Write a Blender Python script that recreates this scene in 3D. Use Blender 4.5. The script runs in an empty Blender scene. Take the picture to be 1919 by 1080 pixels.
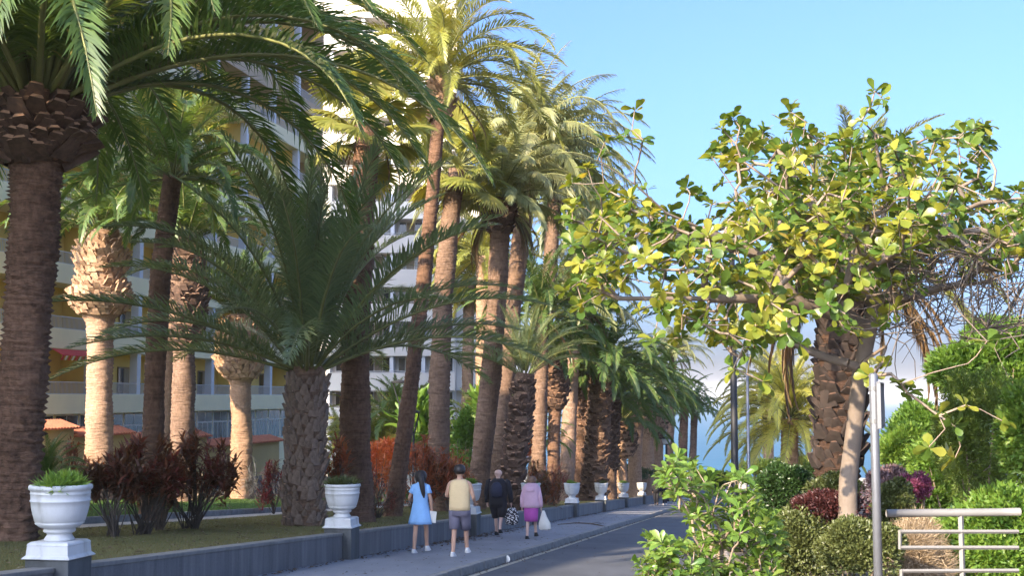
import bpy, math, random
import numpy as np
from mathutils import Vector, Matrix
R = math.radians
rng = np.random.default_rng(7)
random.seed(7)
SC = bpy.context.scene
COL = SC.collection

# ------------------------------------------------------------------ camera, sky, sun, exposure
PITCH = math.atan(205 / 2400)
cam_d = bpy.data.cameras.new('camera'); cam = bpy.data.objects.new('camera', cam_d); COL.objects.link(cam)
cam_d.sensor_width = 36; cam_d.lens = 36 * 2400 / 1919
cam_d.clip_start = 0.1; cam_d.clip_end = 60000
cam.location = (0, 0, 0); cam.rotation_euler = (math.pi / 2 + PITCH, 0, 0)
SC.camera = cam
SUN_EL, SUN_AZ = R(26), R(220)          # azimuth clockwise from +Y: sun low behind the left shoulder
w = bpy.data.worlds.new('World'); SC.world = w; w.use_nodes = True
nt = w.node_tree; nt.nodes.clear()
sky = nt.nodes.new('ShaderNodeTexSky'); sky.sky_type = 'NISHITA'; sky.sun_disc = False
sky.sun_elevation = SUN_EL; sky.sun_rotation = SUN_AZ
sky.air_density = 0.6; sky.dust_density = 5.0; sky.ozone_density = 7.0; sky.altitude = 30
bg = nt.nodes.new('ShaderNodeBackground'); bg.inputs[1].default_value = 0.15
ow = nt.nodes.new('ShaderNodeOutputWorld')
nt.links.new(sky.outputs[0], bg.inputs[0]); nt.links.new(bg.outputs[0], ow.inputs[0])
sd = bpy.data.lights.new('sun', 'SUN'); so = bpy.data.objects.new('sun', sd); COL.objects.link(so)
sd.energy = 4.0; sd.angle = R(0.53); sd.color = (1.0, 0.80, 0.56)
TO_SUN = Vector((math.sin(SUN_AZ) * math.cos(SUN_EL), math.cos(SUN_AZ) * math.cos(SUN_EL), math.sin(SUN_EL)))
so.rotation_euler = TO_SUN.to_track_quat('Z', 'Y').to_euler(); so.location = (-40, -60, 60)
SC.view_settings.view_transform = 'Standard'; SC.view_settings.look = 'None'
SC.view_settings.gamma = 1; SC.view_settings.use_curve_mapping = False
SC.view_settings.exposure = 1.88
SC.render.engine = 'CYCLES'
SC.cycles.max_bounces = 6; SC.cycles.transparent_max_bounces = 8

# ------------------------------------------------------------------ places
CP, SP = math.cos(PITCH), math.sin(PITCH)
def ray(px, py):
    a = (px - 960) / 2400; b = (540 - py) / 2400
    return Vector((a, CP - SP * b, SP + CP * b))
def W(px, py, d):
    r = ray(px, py); return r * (d / r.y)
AX = Vector((0.1932, 1.0)).normalized()      # the street's direction on the ground
RX = Vector((AX.y, -AX.x))                   # to its right
SL = 0.0646
def ST(s, t, h=0.0):
    x = AX.x * s + RX.x * t; y = AX.y * s + RX.y * t
    return Vector((x, y, G(x, y) + h))
def G(x, y): return -1.55 - SL * (AX.x * x + AX.y * y)
def on_ground(px, d, h=0.0, row=905):
    p = W(px, row, d); p.z = G(p.x, p.y) + h; return p
ROADA = math.atan2(AX.y, AX.x)               # angle of the street from +X
ROADZ = ROADA - math.pi / 2

# ------------------------------------------------------------------ mesh helpers
def mesh_np(name, V, F, mat=None, rnd=None, smooth=False):
    V = np.asarray(V, dtype=np.float32); F = np.asarray(F, dtype=np.int32)
    me = bpy.data.meshes.new(name); k = F.shape[1]
    me.vertices.add(len(V)); me.vertices.foreach_set('co', V.ravel())
    me.loops.add(F.size); me.loops.foreach_set('vertex_index', F.ravel())
    me.polygons.add(len(F)); me.polygons.foreach_set('loop_start', np.arange(0, F.size, k, dtype=np.int32))
    me.update(calc_edges=True)
    if rnd is not None:
        a = me.attributes.new('rnd', 'FLOAT', 'POINT'); a.data.foreach_set('value', np.asarray(rnd, dtype=np.float32))
    if smooth: me.polygons.foreach_set('use_smooth', np.ones(len(F), dtype=bool))
    if mat: me.materials.append(mat)
    return me
def link(name, me, parent=None, loc=None):
    o = bpy.data.objects.new(name, me); COL.objects.link(o)
    if parent: o.parent = parent
    if loc is not None: o.location = loc
    return o
class MB:
    def __init__(s): s.v = []; s.f = []
    def add(s, vs, fs):
        b = len(s.v); s.v += [tuple(v) for v in vs]; s.f += [tuple(i + b for i in f) for f in fs]; return s
    def box(s, x0, x1, y0, y1, z0, z1):
        return s.add([(x0,y0,z0),(x1,y0,z0),(x1,y1,z0),(x0,y1,z0),(x0,y0,z1),(x1,y0,z1),(x1,y1,z1),(x0,y1,z1)],
            [(3,2,1,0),(4,5,6,7),(0,1,5,4),(1,2,6,5),(2,3,7,6),(3,0,4,7)])
    def tube(s, pts, rad, n=8, cap=True, sq=1.0):
        V, F = tube_np(pts, rad, n); s.add(V, F)
        if cap:
            b = len(s.v) - len(V); s.f.append(tuple(b + i for i in range(n))[::-1]); s.f.append(tuple(b + len(V) - n + i for i in range(n)))
        return s
    def lathe(s, prof, n=24, c=(0,0,0), sx=1, sy=1):
        m = len(prof); vs = []
        for r, z in prof:
            for i in range(n):
                a = 2*math.pi*i/n; vs.append((c[0]+r*sx*math.cos(a), c[1]+r*sy*math.sin(a), c[2]+z))
        fs = [(j*n+i, j*n+(i+1)%n, (j+1)*n+(i+1)%n, (j+1)*n+i) for j in range(m-1) for i in range(n)]
        fs += [tuple(range(n))[::-1], tuple((m-1)*n+i for i in range(n))]
        return s.add(vs, fs)
    def build(s, name, mat, parent=None, smooth=False, bevel=0):
        me = bpy.data.meshes.new(name); me.from_pydata(s.v, [], s.f); me.materials.append(mat); me.update()
        if smooth: me.polygons.foreach_set('use_smooth', np.ones(len(me.polygons), dtype=bool))
        o = link(name, me, parent)
        if bevel:
            m = o.modifiers.new('bevel', 'BEVEL'); m.width = bevel; m.segments = 2; m.limit_method = 'ANGLE'
        return o
def tube_np(pts, rad, n=8):
    P = np.array([tuple(p) for p in pts], dtype=float); m = len(P)
    rad = np.broadcast_to(np.asarray(rad, dtype=float).reshape(-1, 1) if np.ndim(rad) else np.full((m, 1), rad), (m, 1)) if np.ndim(rad) < 2 else np.asarray(rad)
    T = np.gradient(P, axis=0); T /= np.linalg.norm(T, axis=1)[:, None] + 1e-9
    ref = np.array([0, 0, 1.0]) if abs(T[:, 2]).mean() < 0.8 else np.array([0, 1.0, 0])
    A = np.cross(T, ref); A /= np.linalg.norm(A, axis=1)[:, None] + 1e-9; B = np.cross(T, A)
    an = np.linspace(0, 2*math.pi, n, endpoint=False)
    V = P[:, None, :] + rad[:, :, None] * (A[:, None, :]*np.cos(an)[None, :, None] + B[:, None, :]*np.sin(an)[None, :, None])
    j, i = np.meshgrid(np.arange(m-1), np.arange(n), indexing='ij')
    F = np.stack([j*n+i, j*n+(i+1) % n, (j+1)*n+(i+1) % n, (j+1)*n+i], -1).reshape(-1, 4)
    return V.reshape(-1, 3), F[:, ::-1]
def thing(name, label, cat, loc=(0,0,0), rz=0, group=None):
    o = bpy.data.objects.new(name, None); COL.objects.link(o); o.empty_display_size = .3
    o.location = loc; o.rotation_euler = (0, 0, rz); return tag(o, label, cat, group)
def tag(o, label, cat, group=None):
    o['label'] = label; o['category'] = cat
    if group: o['group'] = group
    return o
def struct(o): o['kind'] = 'structure'; return o
def stuff(o): o['kind'] = 'stuff'; return o
def unit(v): return v / (np.linalg.norm(v, axis=-1, keepdims=True) + 1e-9)

# leaf templates: x along the leaf, y across, z its normal
T_LANCE = (np.array([(0,0,0),(.35,-.5,.10),(.4,0,0),(.35,.5,.10),(1,0,-.12)]), np.array([(0,1,2),(0,2,3),(1,4,2),(2,4,3)]))
T_BLADE = (np.array([(0,-.3,0),(0,.3,0),(.5,-.5,.05),(.5,.5,.05),(1,0,-.10)]), np.array([(0,2,1),(1,2,3),(2,4,3)]))
T_OVATE = (np.array([(0,0,0),(.30,-.32,.06),(.32,0,0),(.30,.32,.06),(.66,-.5,.05),(.68,0,-.03),(.66,.5,.05),(.9,-.33,-.03),(.9,.33,-.03),(1,0,-.12)]),
           np.array([(0,1,2),(0,2,3),(1,4,5),(1,5,2),(2,5,6),(2,6,3),(4,7,5),(5,8,6),(7,9,5),(5,9,8)]))
T_TRI = (np.array([(0,-.5,0),(0,.5,0),(1,0,0)]), np.array([(0,2,1)]))
def scatter_mesh(name, T, P, D, N, L, Wd, mat, rnd=None):
    tv, tf = T; n = len(P); k = len(tv)
    X = unit(D); Y = unit(np.cross(N, X)); Z = np.cross(X, Y)
    L = np.broadcast_to(L, (n,)); Wd = np.broadcast_to(Wd, (n,))
    V = P[:, None, :] + tv[None, :, 0, None]*L[:, None, None]*X[:, None, :] + tv[None, :, 1, None]*Wd[:, None, None]*Y[:, None, :] + tv[None, :, 2, None]*L[:, None, None]*Z[:, None, :]
    F = tf[None] + (np.arange(n)*k)[:, None, None]
    if rnd is None: rnd = rng.random(n)
    return mesh_np(name, V.reshape(-1, 3), F.reshape(-1, 3), mat, np.repeat(rnd, k))

# ------------------------------------------------------------------ materials
def new_mat(name):
    m = bpy.data.materials.new(name); m.use_nodes = True; t = m.node_tree; t.nodes.clear()
    out = t.nodes.new('ShaderNodeOutputMaterial'); b = t.nodes.new('ShaderNodeBsdfPrincipled')
    t.links.new(b.outputs[0], out.inputs[0]); return m, t, b, out
def ramp(t, src, stops):
    r = t.nodes.new('ShaderNodeValToRGB'); e = r.color_ramp.elements
    while len(e) < len(stops): e.new(0.5)
    for el, (p, c) in zip(e, stops): el.position = p; el.color = (*c, 1)
    t.links.new(src, r.inputs[0]); return r.outputs[0]
def noise(t, scale, detail=4, stretch=None, coord='Object', rough=.6):
    tc = t.nodes.new('ShaderNodeTexCoord'); n = t.nodes.new('ShaderNodeTexNoise')
    n.inputs['Scale'].default_value = scale; n.inputs['Detail'].default_value = detail; n.inputs['Roughness'].default_value = rough
    s = tc.outputs[coord]
    if stretch:
        mp = t.nodes.new('ShaderNodeMapping'); mp.inputs['Scale'].default_value = stretch; t.links.new(s, mp.inputs[0]); s = mp.outputs[0]
    t.links.new(s, n.inputs['Vector']); return n.outputs['Fac']
def mixc(t, fac, a, b, mode='MIX'):
    m = t.nodes.new('ShaderNodeMix'); m.data_type = 'RGBA'; m.blend_type = mode
    for sock, v in ((m.inputs[0], fac), (m.inputs[6], a), (m.inputs[7], b)):
        if isinstance(v, (int, float)): sock.default_value = v
        elif isinstance(v, tuple): sock.default_value = (*v, 1)
        else: t.links.new(v, sock)
    return m.outputs[2]
def bump(t, b, h, strength=.5, dist=.02):
    n = t.nodes.new('ShaderNodeBump'); n.inputs['Strength'].default_value = strength; n.inputs['Distance'].default_value = dist
    t.links.new(h, n.inputs['Height']); t.links.new(n.outputs[0], b.inputs['Normal'])
def plain(name, c, rough=.6, metal=0, var=.12, scale=3, bs=0, stretch=None):
    m, t, b, _ = new_mat(name)
    n = noise(t, scale, 5, stretch)
    c1 = tuple(x*(1-var) for x in c); c2 = tuple(min(1, x*(1+var)) for x in c)
    t.links.new(ramp(t, n, [(.3, c1), (.7, c2)]), b.inputs['Base Color'])
    b.inputs['Roughness'].default_value = rough; b.inputs['Metallic'].default_value = metal
    if bs: bump(t, b, noise(t, scale*8, 4), bs, .01)
    return m
def leaf_mat(name, stops, trans=.35, rough=.4, tcol=1.5, spec=.5):
    m, t, b, out = new_mat(name)
    at = t.nodes.new('ShaderNodeAttribute'); at.attribute_name = 'rnd'
    oi = t.nodes.new('ShaderNodeObjectInfo')
    a = t.nodes.new('ShaderNodeMath'); a.operation = 'MULTIPLY_ADD'; a.inputs[1].default_value = .55
    t.links.new(at.outputs['Fac'], a.inputs[0])
    a2 = t.nodes.new('ShaderNodeMath'); a2.operation = 'MULTIPLY'; a2.inputs[1].default_value = .45
    t.links.new(oi.outputs['Random'], a2.inputs[0]); t.links.new(a2.outputs[0], a.inputs[2])
    c = ramp(t, a.outputs[0], stops)
    t.links.new(c, b.inputs['Base Color']); b.inputs['Roughness'].default_value = rough
    b.inputs['Specular IOR Level'].default_value = spec
    tr = t.nodes.new('ShaderNodeBsdfTranslucent')
    c2 = mixc(t, 1.0, c, (tcol*1.15, tcol, tcol*.45), 'MULTIPLY')
    t.links.new(c2, tr.inputs[0])
    mx = t.nodes.new('ShaderNodeMixShader'); mx.inputs[0].default_value = trans
    t.links.new(b.outputs[0], mx.inputs[1]); t.links.new(tr.outputs[0], mx.inputs[2]); t.links.new(mx.outputs[0], out.inputs[0])
    return m
def trunk_mat(name, dark, light, band=9.0):
    m, t, b, _ = new_mat(name)
    n1 = noise(t, 1.0, 6, (2.2, 2.2, band*1.5)); n2 = noise(t, 14, 3, (1, 1, .5)); n3 = noise(t, .9, 3)
    c = ramp(t, n1, [(.30, dark), (.62, light)])
    c = mixc(t, .55, c, ramp(t, n2, [(.35, tuple(x*.6 for x in dark)), (.65, light)]))
    c = mixc(t, .35, c, ramp(t, n3, [(.35, dark), (.65, light)]))
    t.links.new(c, b.inputs['Base Color']); b.inputs['Roughness'].default_value = .9
    b.inputs['Specular IOR Level'].default_value = .15
    bump(t, b, n1, 1.0, .09); return m
M = {}
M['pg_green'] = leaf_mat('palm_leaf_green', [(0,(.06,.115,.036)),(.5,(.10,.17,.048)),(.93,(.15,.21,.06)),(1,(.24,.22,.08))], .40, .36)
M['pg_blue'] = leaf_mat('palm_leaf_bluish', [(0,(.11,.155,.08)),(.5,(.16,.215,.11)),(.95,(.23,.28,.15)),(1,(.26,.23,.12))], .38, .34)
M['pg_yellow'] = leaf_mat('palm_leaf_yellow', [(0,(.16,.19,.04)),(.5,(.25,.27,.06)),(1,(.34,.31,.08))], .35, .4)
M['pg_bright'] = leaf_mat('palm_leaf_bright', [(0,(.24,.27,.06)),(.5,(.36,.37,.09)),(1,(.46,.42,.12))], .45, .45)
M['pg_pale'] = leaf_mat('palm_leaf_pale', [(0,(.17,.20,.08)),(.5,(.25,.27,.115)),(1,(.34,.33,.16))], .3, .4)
M['pg_dead'] = leaf_mat('palm_leaf_dry', [(0,(.10,.065,.035)),(.5,(.19,.12,.06)),(1,(.28,.18,.09))], .2, .7, 1.1)
M['rachis'] = plain('frond_stalk', (.16,.17,.055), .45, var=.25)
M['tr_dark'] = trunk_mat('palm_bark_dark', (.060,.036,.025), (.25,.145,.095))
M['tr_shade'] = trunk_mat('palm_bark_shaded', (.022,.014,.011), (.085,.05,.034))  # bark of the right palm, tree shade put into the colour
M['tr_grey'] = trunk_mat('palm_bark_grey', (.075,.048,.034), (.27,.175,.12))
M['tr_lit'] = trunk_mat('palm_bark_sunlit', (.22,.135,.085), (.46,.30,.20))  # lightened bark for trunks in the sun, sunlight put into the colour
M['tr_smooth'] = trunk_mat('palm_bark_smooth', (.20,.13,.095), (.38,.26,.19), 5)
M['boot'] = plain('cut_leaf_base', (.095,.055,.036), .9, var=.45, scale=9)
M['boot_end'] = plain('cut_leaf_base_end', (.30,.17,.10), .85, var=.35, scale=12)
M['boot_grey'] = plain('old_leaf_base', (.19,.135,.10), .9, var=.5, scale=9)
M['boot_lit'] = plain('lit_fibrous_leaf_base', (.36,.23,.14), .9, var=.4, scale=9)  # lightened copy of the leaf base, sunlight put into the colour

# ------------------------------------------------------------------ palm fronds
def frond_arrays(elev, bend, L, n, ll, lw, seed, vee=25, droop=.12, pet=.12, limp=0.0):
    r = np.random.default_rng(seed); m = 16
    u = np.linspace(0, 1, m); a = np.radians(elev - bend*u**1.35)
    st = L/(m-1); x = np.concatenate([[0], np.cumsum(np.cos((a[1:]+a[:-1])/2)*st)]); z = np.concatenate([[0], np.cumsum(np.sin((a[1:]+a[:-1])/2)*st)])
    y = np.cumsum(r.normal(0, .01, m))*L*.12
    Pc = np.stack([x, y, z], 1)
    rad = .035*(L/5)*(1-u)**.8 + .006; 
    VR, FR = tube_np(Pc, rad, 4)
    uu = np.repeat(np.linspace(pet, .995, n), 2); side = np.tile([1., -1.], n); uu = np.clip(uu + r.normal(0, .002, 2*n), 0, 1)
    Pi = np.stack([np.interp(uu, u, Pc[:, k]) for k in range(3)], 1)
    T = np.stack([np.interp(uu, u, np.gradient(Pc[:, k])) for k in range(3)], 1); T = unit(T)
    S = np.tile([0., 1., 0.], (2*n, 1)); Nn = unit(np.cross(T, S)); Nn *= np.sign(Nn[:, 2:3]*np.cos(np.radians(elev - bend*uu))[:, None] + 1e-6)*1.0
    Nn = np.stack([-T[:, 2], np.zeros(2*n), T[:, 0]], 1)
    phi = np.radians(72 - 46*uu + r.normal(0, 6, 2*n)); v = np.radians(vee*(1-limp*2) + r.normal(0, 12, 2*n))
    D = T*np.cos(phi)[:, None] + (S*(side*np.cos(v))[:, None] + Nn*np.sin(v)[:, None])*np.sin(phi)[:, None]
    D[:, 2] -= droop + limp; D = unit(D)
    prof = np.sin(np.pi*np.clip((uu-pet)/(1-pet)*.82+.16, 0, 1))**.6; ln = ll*prof*r.uniform(.88, 1.08, 2*n)
    N2 = unit(Nn + S*side[:, None]*-.5)
    return (VR, FR), (Pi, D, N2, ln, np.full(2*n, lw)*np.clip(prof+.3, .3, 1)), r.random(2*n)
def frond_mesh(name, mat, **k):
    (VR, FR), (P, D, N, ln, lw), rn = frond_arrays(**k)
    tv, tf = T_BLADE; n = len(P)
    X = unit(D); Y = unit(np.cross(N, X)); Z = np.cross(X, Y)
    V = P[:, None]+tv[None,:,0,None]*ln[:,None,None]*X[:,None]+tv[None,:,1,None]*lw[:,None,None]*Y[:,None]+(tv[None,:,2,None]*ln[:,None,None])*np.array([0,0,1.])[None,None]
    F = (tf[None]+(np.arange(n)*5)[:,None,None]).reshape(-1,3)
    FRt = np.concatenate([FR[:, [0,1,2]], FR[:, [0,2,3]]])+len(V.reshape(-1,3))
    me = mesh_np(name, np.concatenate([V.reshape(-1,3), VR]), np.concatenate([F, FRt]), mat, np.concatenate([np.repeat(rn, 5), np.full(len(VR), .9)]))
    me.materials.append(M['rachis'])
    mi = np.zeros(len(me.polygons), dtype=np.int32); mi[len(F):] = 1; me.polygons.foreach_set('material_index', mi); me.update()
    return me
ELEVS = [(86,45),(76,80),(64,115),(50,112),(36,98),(20,88),(4,72),(-16,55),(-40,38)]
FR = {}
def fronds(mat, style='full'):
    key = (mat, style)
    if key in FR: return FR[key]
    lst = []
    for i, (e, b) in enumerate(ELEVS):
        vs = []
        for k in range(3):
            kw = dict(elev=e+(k-1)*4, bend=b*(.8+.2*k), L=5.0, seed=hash((i, k)) % 9999)
            if style == 'full': kw.update(n=135, ll=.60, lw=.034)
            elif style == 'arch': kw.update(n=165, ll=.50, lw=.026, bend=(b+14)*(.82+.14*k), droop=.10)
            elif style == 'straight': kw.update(n=96, ll=.62, lw=.034, vee=30, bend=b*(.42+.13*k), droop=.05)
            elif style == 'far': kw.update(n=60, ll=.62, lw=.075, droop=.2)
            elif style == 'limp': kw.update(n=80, ll=.70, lw=.055, limp=.45)
            vs.append(frond_mesh('frond_'+mat+'_'+style, M[mat], **kw))
        lst.append(vs)
    FR[key] = lst; return lst
def dead_fronds():
    if 'dead' not in FR:
        FR['dead'] = [frond_mesh('dry_frond', M['pg_dead'], elev=-35-8*k, bend=50, L=3.0, n=90, ll=.40, lw=.05, seed=900+k, limp=.5, droop=.3) for k in range(3)]
    return FR['dead']
def fan_mesh(mat, seed, R0=.95, seg=46, pet=1.1):
    r = np.random.default_rng(seed)
    VR, FRr = tube_np([(0,0,0),(pet*.5,0,-.03),(pet,0,-.10)], [.025,.02,.014], 4)
    c = np.array([pet, 0, -.10]); th = np.radians(np.linspace(-140, 140, seg)+r.normal(0,1.5,seg))
    D = np.stack([np.cos(th), np.sin(th), -.10-.25*np.abs(np.sin(th/2))+r.normal(0,.05,seg)], 1)
    D = unit(D); ln = R0*(1-.22*np.abs(th)/2.4)*r.uniform(.92,1.05,seg)
    V=[];F=[]
    for i in range(seg):
        Y = np.array([-math.sin(th[i]), math.cos(th[i]), 0]); Z = np.array([0,0,1.])
        wd = .058*R0/.95; b=len(V); d=D[i]; l=ln[i]; fold=.035*(1 if i%2 else -1)
        V += [c, c+d*l*.55+Y*wd+Z*0, c+d*l*.55+Z*fold, c+d*l*.55-Y*wd, c+d*l*.88+Y*wd*.35-Z*.05*l, c+d*l*.88-Y*wd*.35-Z*.05*l, c+d*l-Z*.16*l]
        F += [(b,b+1,b+2),(b,b+2,b+3),(b+1,b+4,b+2),(b+2,b+4,b+5),(b+2,b+5,b+3),(b+4,b+6,b+5)]
    V=np.array(V); n=len(V); FRt=np.concatenate([FRr[:,[0,1,2]],FRr[:,[0,2,3]]])+n
    me = mesh_np('fan_leaf', np.concatenate([V,VR]), np.concatenate([np.array(F),FRt]), M[mat], np.concatenate([np.repeat(r.random(seg),7), np.full(len(VR),.9)]))
    me.materials.append(M['rachis']); mi=np.zeros(len(me.polygons),dtype=np.int32); mi[len(F):]=1; me.polygons.foreach_set('material_index',mi); me.update()
    return me
FAN = {}
def fans(mat):
    if mat not in FAN: FAN[mat] = [fan_mesh(mat, 40+k, pet=.9+.15*k) for k in range(4)]
    return FAN[mat]
def boot_mesh(name, l, wd, th, mat, end, up=.6):
    # a cut leaf base: broad at the trunk, narrowing outward and upward; x out, z up
    m = MB(); c, s = math.cos(up), math.sin(up)
    def p(a, b, z): return (a*c - z*s, b, a*s + z*c)
    m.add([p(-.04,-wd*.6,-th*.7),p(-.04,wd*.6,-th*.7),p(-.04,wd*.45,th*.5),p(-.04,-wd*.45,th*.5),
           p(l*.6,-wd*.36,-th*.45),p(l*.6,wd*.36,-th*.45),p(l*.6,wd*.3,th*.42),p(l*.6,-wd*.3,th*.42),
           p(l,-wd*.26,-th*.18),p(l,wd*.26,-th*.18),p(l*.93,wd*.16,th*.4),p(l*.93,-wd*.16,th*.4)],
          [(0,1,5,4),(1,2,6,5),(2,3,7,6),(3,0,4,7),(4,5,9,8),(5,6,10,9),(6,7,11,10),(7,4,8,11),(8,9,10,11)])
    me = bpy.data.meshes.new(name); me.from_pydata(m.v, [], m.f); me.materials.append(mat); me.materials.append(end)
    me.polygons[8].material_index = 1; me.polygons[6].material_index = 1; me.update(); return me

def curve3(a, b, c, n):
    return [a*(1-u)**2 + b*2*u*(1-u) + c*u*u for u in np.linspace(0, 1, n)]
def palm(label, base, crown, w, crown_kind='canary', mat='pg_green', style='full', L=5.0, n=46, tmat='tr_grey', bulge=None,
         rings=.13, boots=None, group='palms along the avenue', mid=None, dead=0, emax=0, emin=8, wtop=None, flare=1.25, relief=.05, seg=20, bootmesh=None, parts=False, spin=0.0, droopmat=None, low=1.0, cr=.32, ds=1.0, ex=.9):
    base = Vector(base); crown = Vector(crown); top = crown
    t = thing('palm_tree', label, 'palm tree', base, 0, group)
    B = np.array(base) - [0, 0, .15]; C = np.array(top); Hh = np.linalg.norm(C-B)
    m0 = np.array(mid) if mid is not None else (B+C)/2
    ctrl = 2*m0 - (B+C)/2
    nr = max(14, int(Hh/rings)*2); pts = curve3(B, ctrl, C, nr); u = np.linspace(0, 1, nr)
    wt = wtop or w*.88
    r = (w/2)*(1-u)+(wt/2)*u; r *= 1+(flare-1)*np.exp(-u*Hh/.45)
    if bulge:   # (u0,u1,radius)
        for (u0, u1, rb) in bulge:
            e1 = 1/(1+np.exp(-(u-u0)/.010)); e2 = 1/(1+np.exp((u-u1)/.03))
            sh = np.clip((u-u0)/(u1-u0), 0, 1); prof = .60+.42*np.sin(np.pi*np.clip(sh*.72+.16, 0, 1))
            r = r + (rb*prof-r)*np.clip(e1*e2, 0, 1)
    saw = np.where(np.arange(nr) % 2 == 0, 1.0, -1.0)*relief*.5
    rr = r[:, None]*(1+saw[:, None]+rng.normal(0, relief*.55, (nr, seg)))
    ang_ = np.linspace(0, 2*math.pi, seg, endpoint=False)[None]; uu_ = (u*Hh)[:, None]; ph = random.uniform(0, 6)
    rr = rr*(1+.035*np.sin(2*ang_+uu_*1.3+ph)+.03*np.sin(3*ang_-uu_*2.1+ph)+.025*np.sin(uu_*3.3+ph*2+np.sin(ang_)))
    V, F = tube_np([p for p in pts], rr, seg)
    me = mesh_np('trunk', V-np.array(base), F, M[tmat], smooth=False); tr = link('trunk', me, t)
    # leaf bases
    if boots:   # (u0,u1,rows,around,mesh)
        PP = []; AA = []
        for (u0, u1, rows, around, bm) in boots:
            k = 0
            for i in range(rows):
                uu = u0+(u1-u0)*(i+.5)/rows
                for j in range(around):
                    az = 2*math.pi*(j+.5*(i % 2)+random.uniform(-.3, .3))/around; q = min(nr-1, max(0, uu+random.uniform(-.45, .45)*(u1-u0)/rows)*(nr-1))
                    c = np.array([np.interp(q, np.arange(nr), V.reshape(nr, seg, 3).mean(1)[:, a]) for a in range(3)]); rad = np.interp(q, np.arange(nr), r)*1.0
                    PP.append((c+np.array([math.cos(az), math.sin(az), 0])*rad*random.uniform(.93, 1.06)-np.array(base), az, random.uniform(.65, 1.35), bm))
        if parts:
            for (p, az, sc, bm) in PP:
                o = link('leaf_base', bm, t, p); o.rotation_euler = (random.uniform(-.25, .25), random.uniform(-.35, .25), az); o.scale = (sc*random.uniform(.8, 1.25), sc, sc*random.uniform(.8, 1.2))
        else:
            vs = []; fs = []; mi = []
            cache = {}
            for (p, az, sc, bm) in PP:
                if bm.name not in cache:
                    cache[bm.name] = (np.array([v.co for v in bm.vertices]), [tuple(f.vertices) for f in bm.polygons], [f.material_index for f in bm.polygons])
                bv, bf, bi = cache[bm.name]; a = random.uniform(-.5, .4)
                c1, s1 = math.cos(az), math.sin(az); ca, sa = math.cos(a), math.sin(a)
                x = bv[:, 0]*ca+bv[:, 2]*sa; z = -bv[:, 0]*sa+bv[:, 2]*ca; y = bv[:, 1]
                q = np.stack([x*c1-y*s1, x*s1+y*c1, z], 1)*sc+p
                b = sum(len(v) for v in vs); vs.append(q); fs += [tuple(i+b for i in f) for f in bf]; mi += bi
            me = bpy.data.meshes.new('leaf_bases'); me.from_pydata(np.concatenate(vs).tolist(), [], fs)
            for mm in PP[0][3].materials: me.materials.append(mm)
            me.polygons.foreach_set('material_index', mi); me.update(); stuff(link('leaf_bases', me, t))
    # crown
    cl = np.array(crown-base)
    if crown_kind == 'canary':
        lst = fronds(mat, style); ls2 = fronds(droopmat, style) if droopmat else lst
        for i in range(n):
            f = (i+.5)/n; idx = min(len(ELEVS)-1, emax+int(f**ex*(emin+1-emax)))
            az = i*2.39996+spin+random.uniform(-.15, .15); me = random.choice((ls2 if f > .6 else lst)[idx])
            o = link('frond', me, t); s = L/5.0*random.uniform(.88, 1.08)*(.86 if idx == 0 else 1)*(low if f > .6 else 1)
            rr_ = wt*cr*min(1, f*1.6); o.location = cl+np.array([math.cos(az)*rr_, math.sin(az)*rr_, .25*(1-f)-.1])
            o.rotation_euler = (random.uniform(-.25, .25), random.uniform(-.08, .08), az); o.scale = (s, s, s)
    else:
        fl = fans(mat); f2 = fans(droopmat) if droopmat else fl
        for i in range(n):
            f = (i+.5)/n; el = 80-125*f; az = i*2.39996+spin
            o = link('fan_leaf', random.choice(f2 if f > .65 else fl), t); s = L*random.uniform(.85, 1.1)
            o.location = cl+np.array([math.cos(az)*wt*.3, math.sin(az)*wt*.3, .35*(1-f)]); o.rotation_euler = (random.uniform(-.5, .5), -R(el), az); o.scale = (s,)*3
    for i in range(dead):
        az = i*2.39996*1.3+spin; o = link('dry_frond', random.choice(dead_fronds()), t)
        s = ds*L/5.0*random.uniform(.7, 1.1) if crown_kind == 'canary' else .5
        o.location = cl+np.array([math.cos(az)*wt*.4, math.sin(az)*wt*.4, -.35]); o.rotation_euler = (random.uniform(-.4, .4), random.uniform(-.2, .3), az); o.scale = (s,)*3
    return t

# ------------------------------------------------------------------ ground, street, sea
M['soil'] = plain('soil', (.11,.085,.055), .95, var=.4, scale=1.2, bs=.5)
def lawn_mat(name, a, b2, c):
    m, t, b, _ = new_mat(name)
    n1 = noise(t, .35, 6); n2 = noise(t, 6, 5); n3 = noise(t, 60, 2)
    k = ramp(t, n1, [(.35, a), (.62, b2)]); k = mixc(t, .45, k, ramp(t, n2, [(.4, c), (.6, b2)])); k = mixc(t, .4, k, ramp(t, n3, [(.3, tuple(x*.5 for x in a)), (.7, c)]))
    t.links.new(k, b.inputs['Base Color']); b.inputs['Roughness'].default_value = .95; b.inputs['Specular IOR Level'].default_value = .1
    bump(t, b, n3, .6, .03); return m
M['lawn'] = lawn_mat('dry_lawn', (.105,.125,.04), (.22,.19,.09), (.16,.165,.06))
M['lawn_green'] = lawn_mat('green_lawn', (.045,.095,.02), (.07,.13,.03), (.06,.10,.025))
def asphalt_mat(name, base, light, patch=.4):
    m, t, b, _ = new_mat(name)
    n1 = noise(t, 90, 3); n2 = noise(t, .5, 5); n3 = noise(t, 2.5, 6, (1, .25, 1))
    k = ramp(t, n1, [(.3, base), (.75, light)]); k = mixc(t, patch, k, ramp(t, n2, [(.35, tuple(x*.75 for x in base)), (.65, light)]))
    k = mixc(t, .3, k, ramp(t, n3, [(.4, base), (.7, light)]))
    t.links.new(k, b.inputs['Base Color']); b.inputs['Roughness'].default_value = .8; bump(t, b, n1, .35, .01); return m
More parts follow.
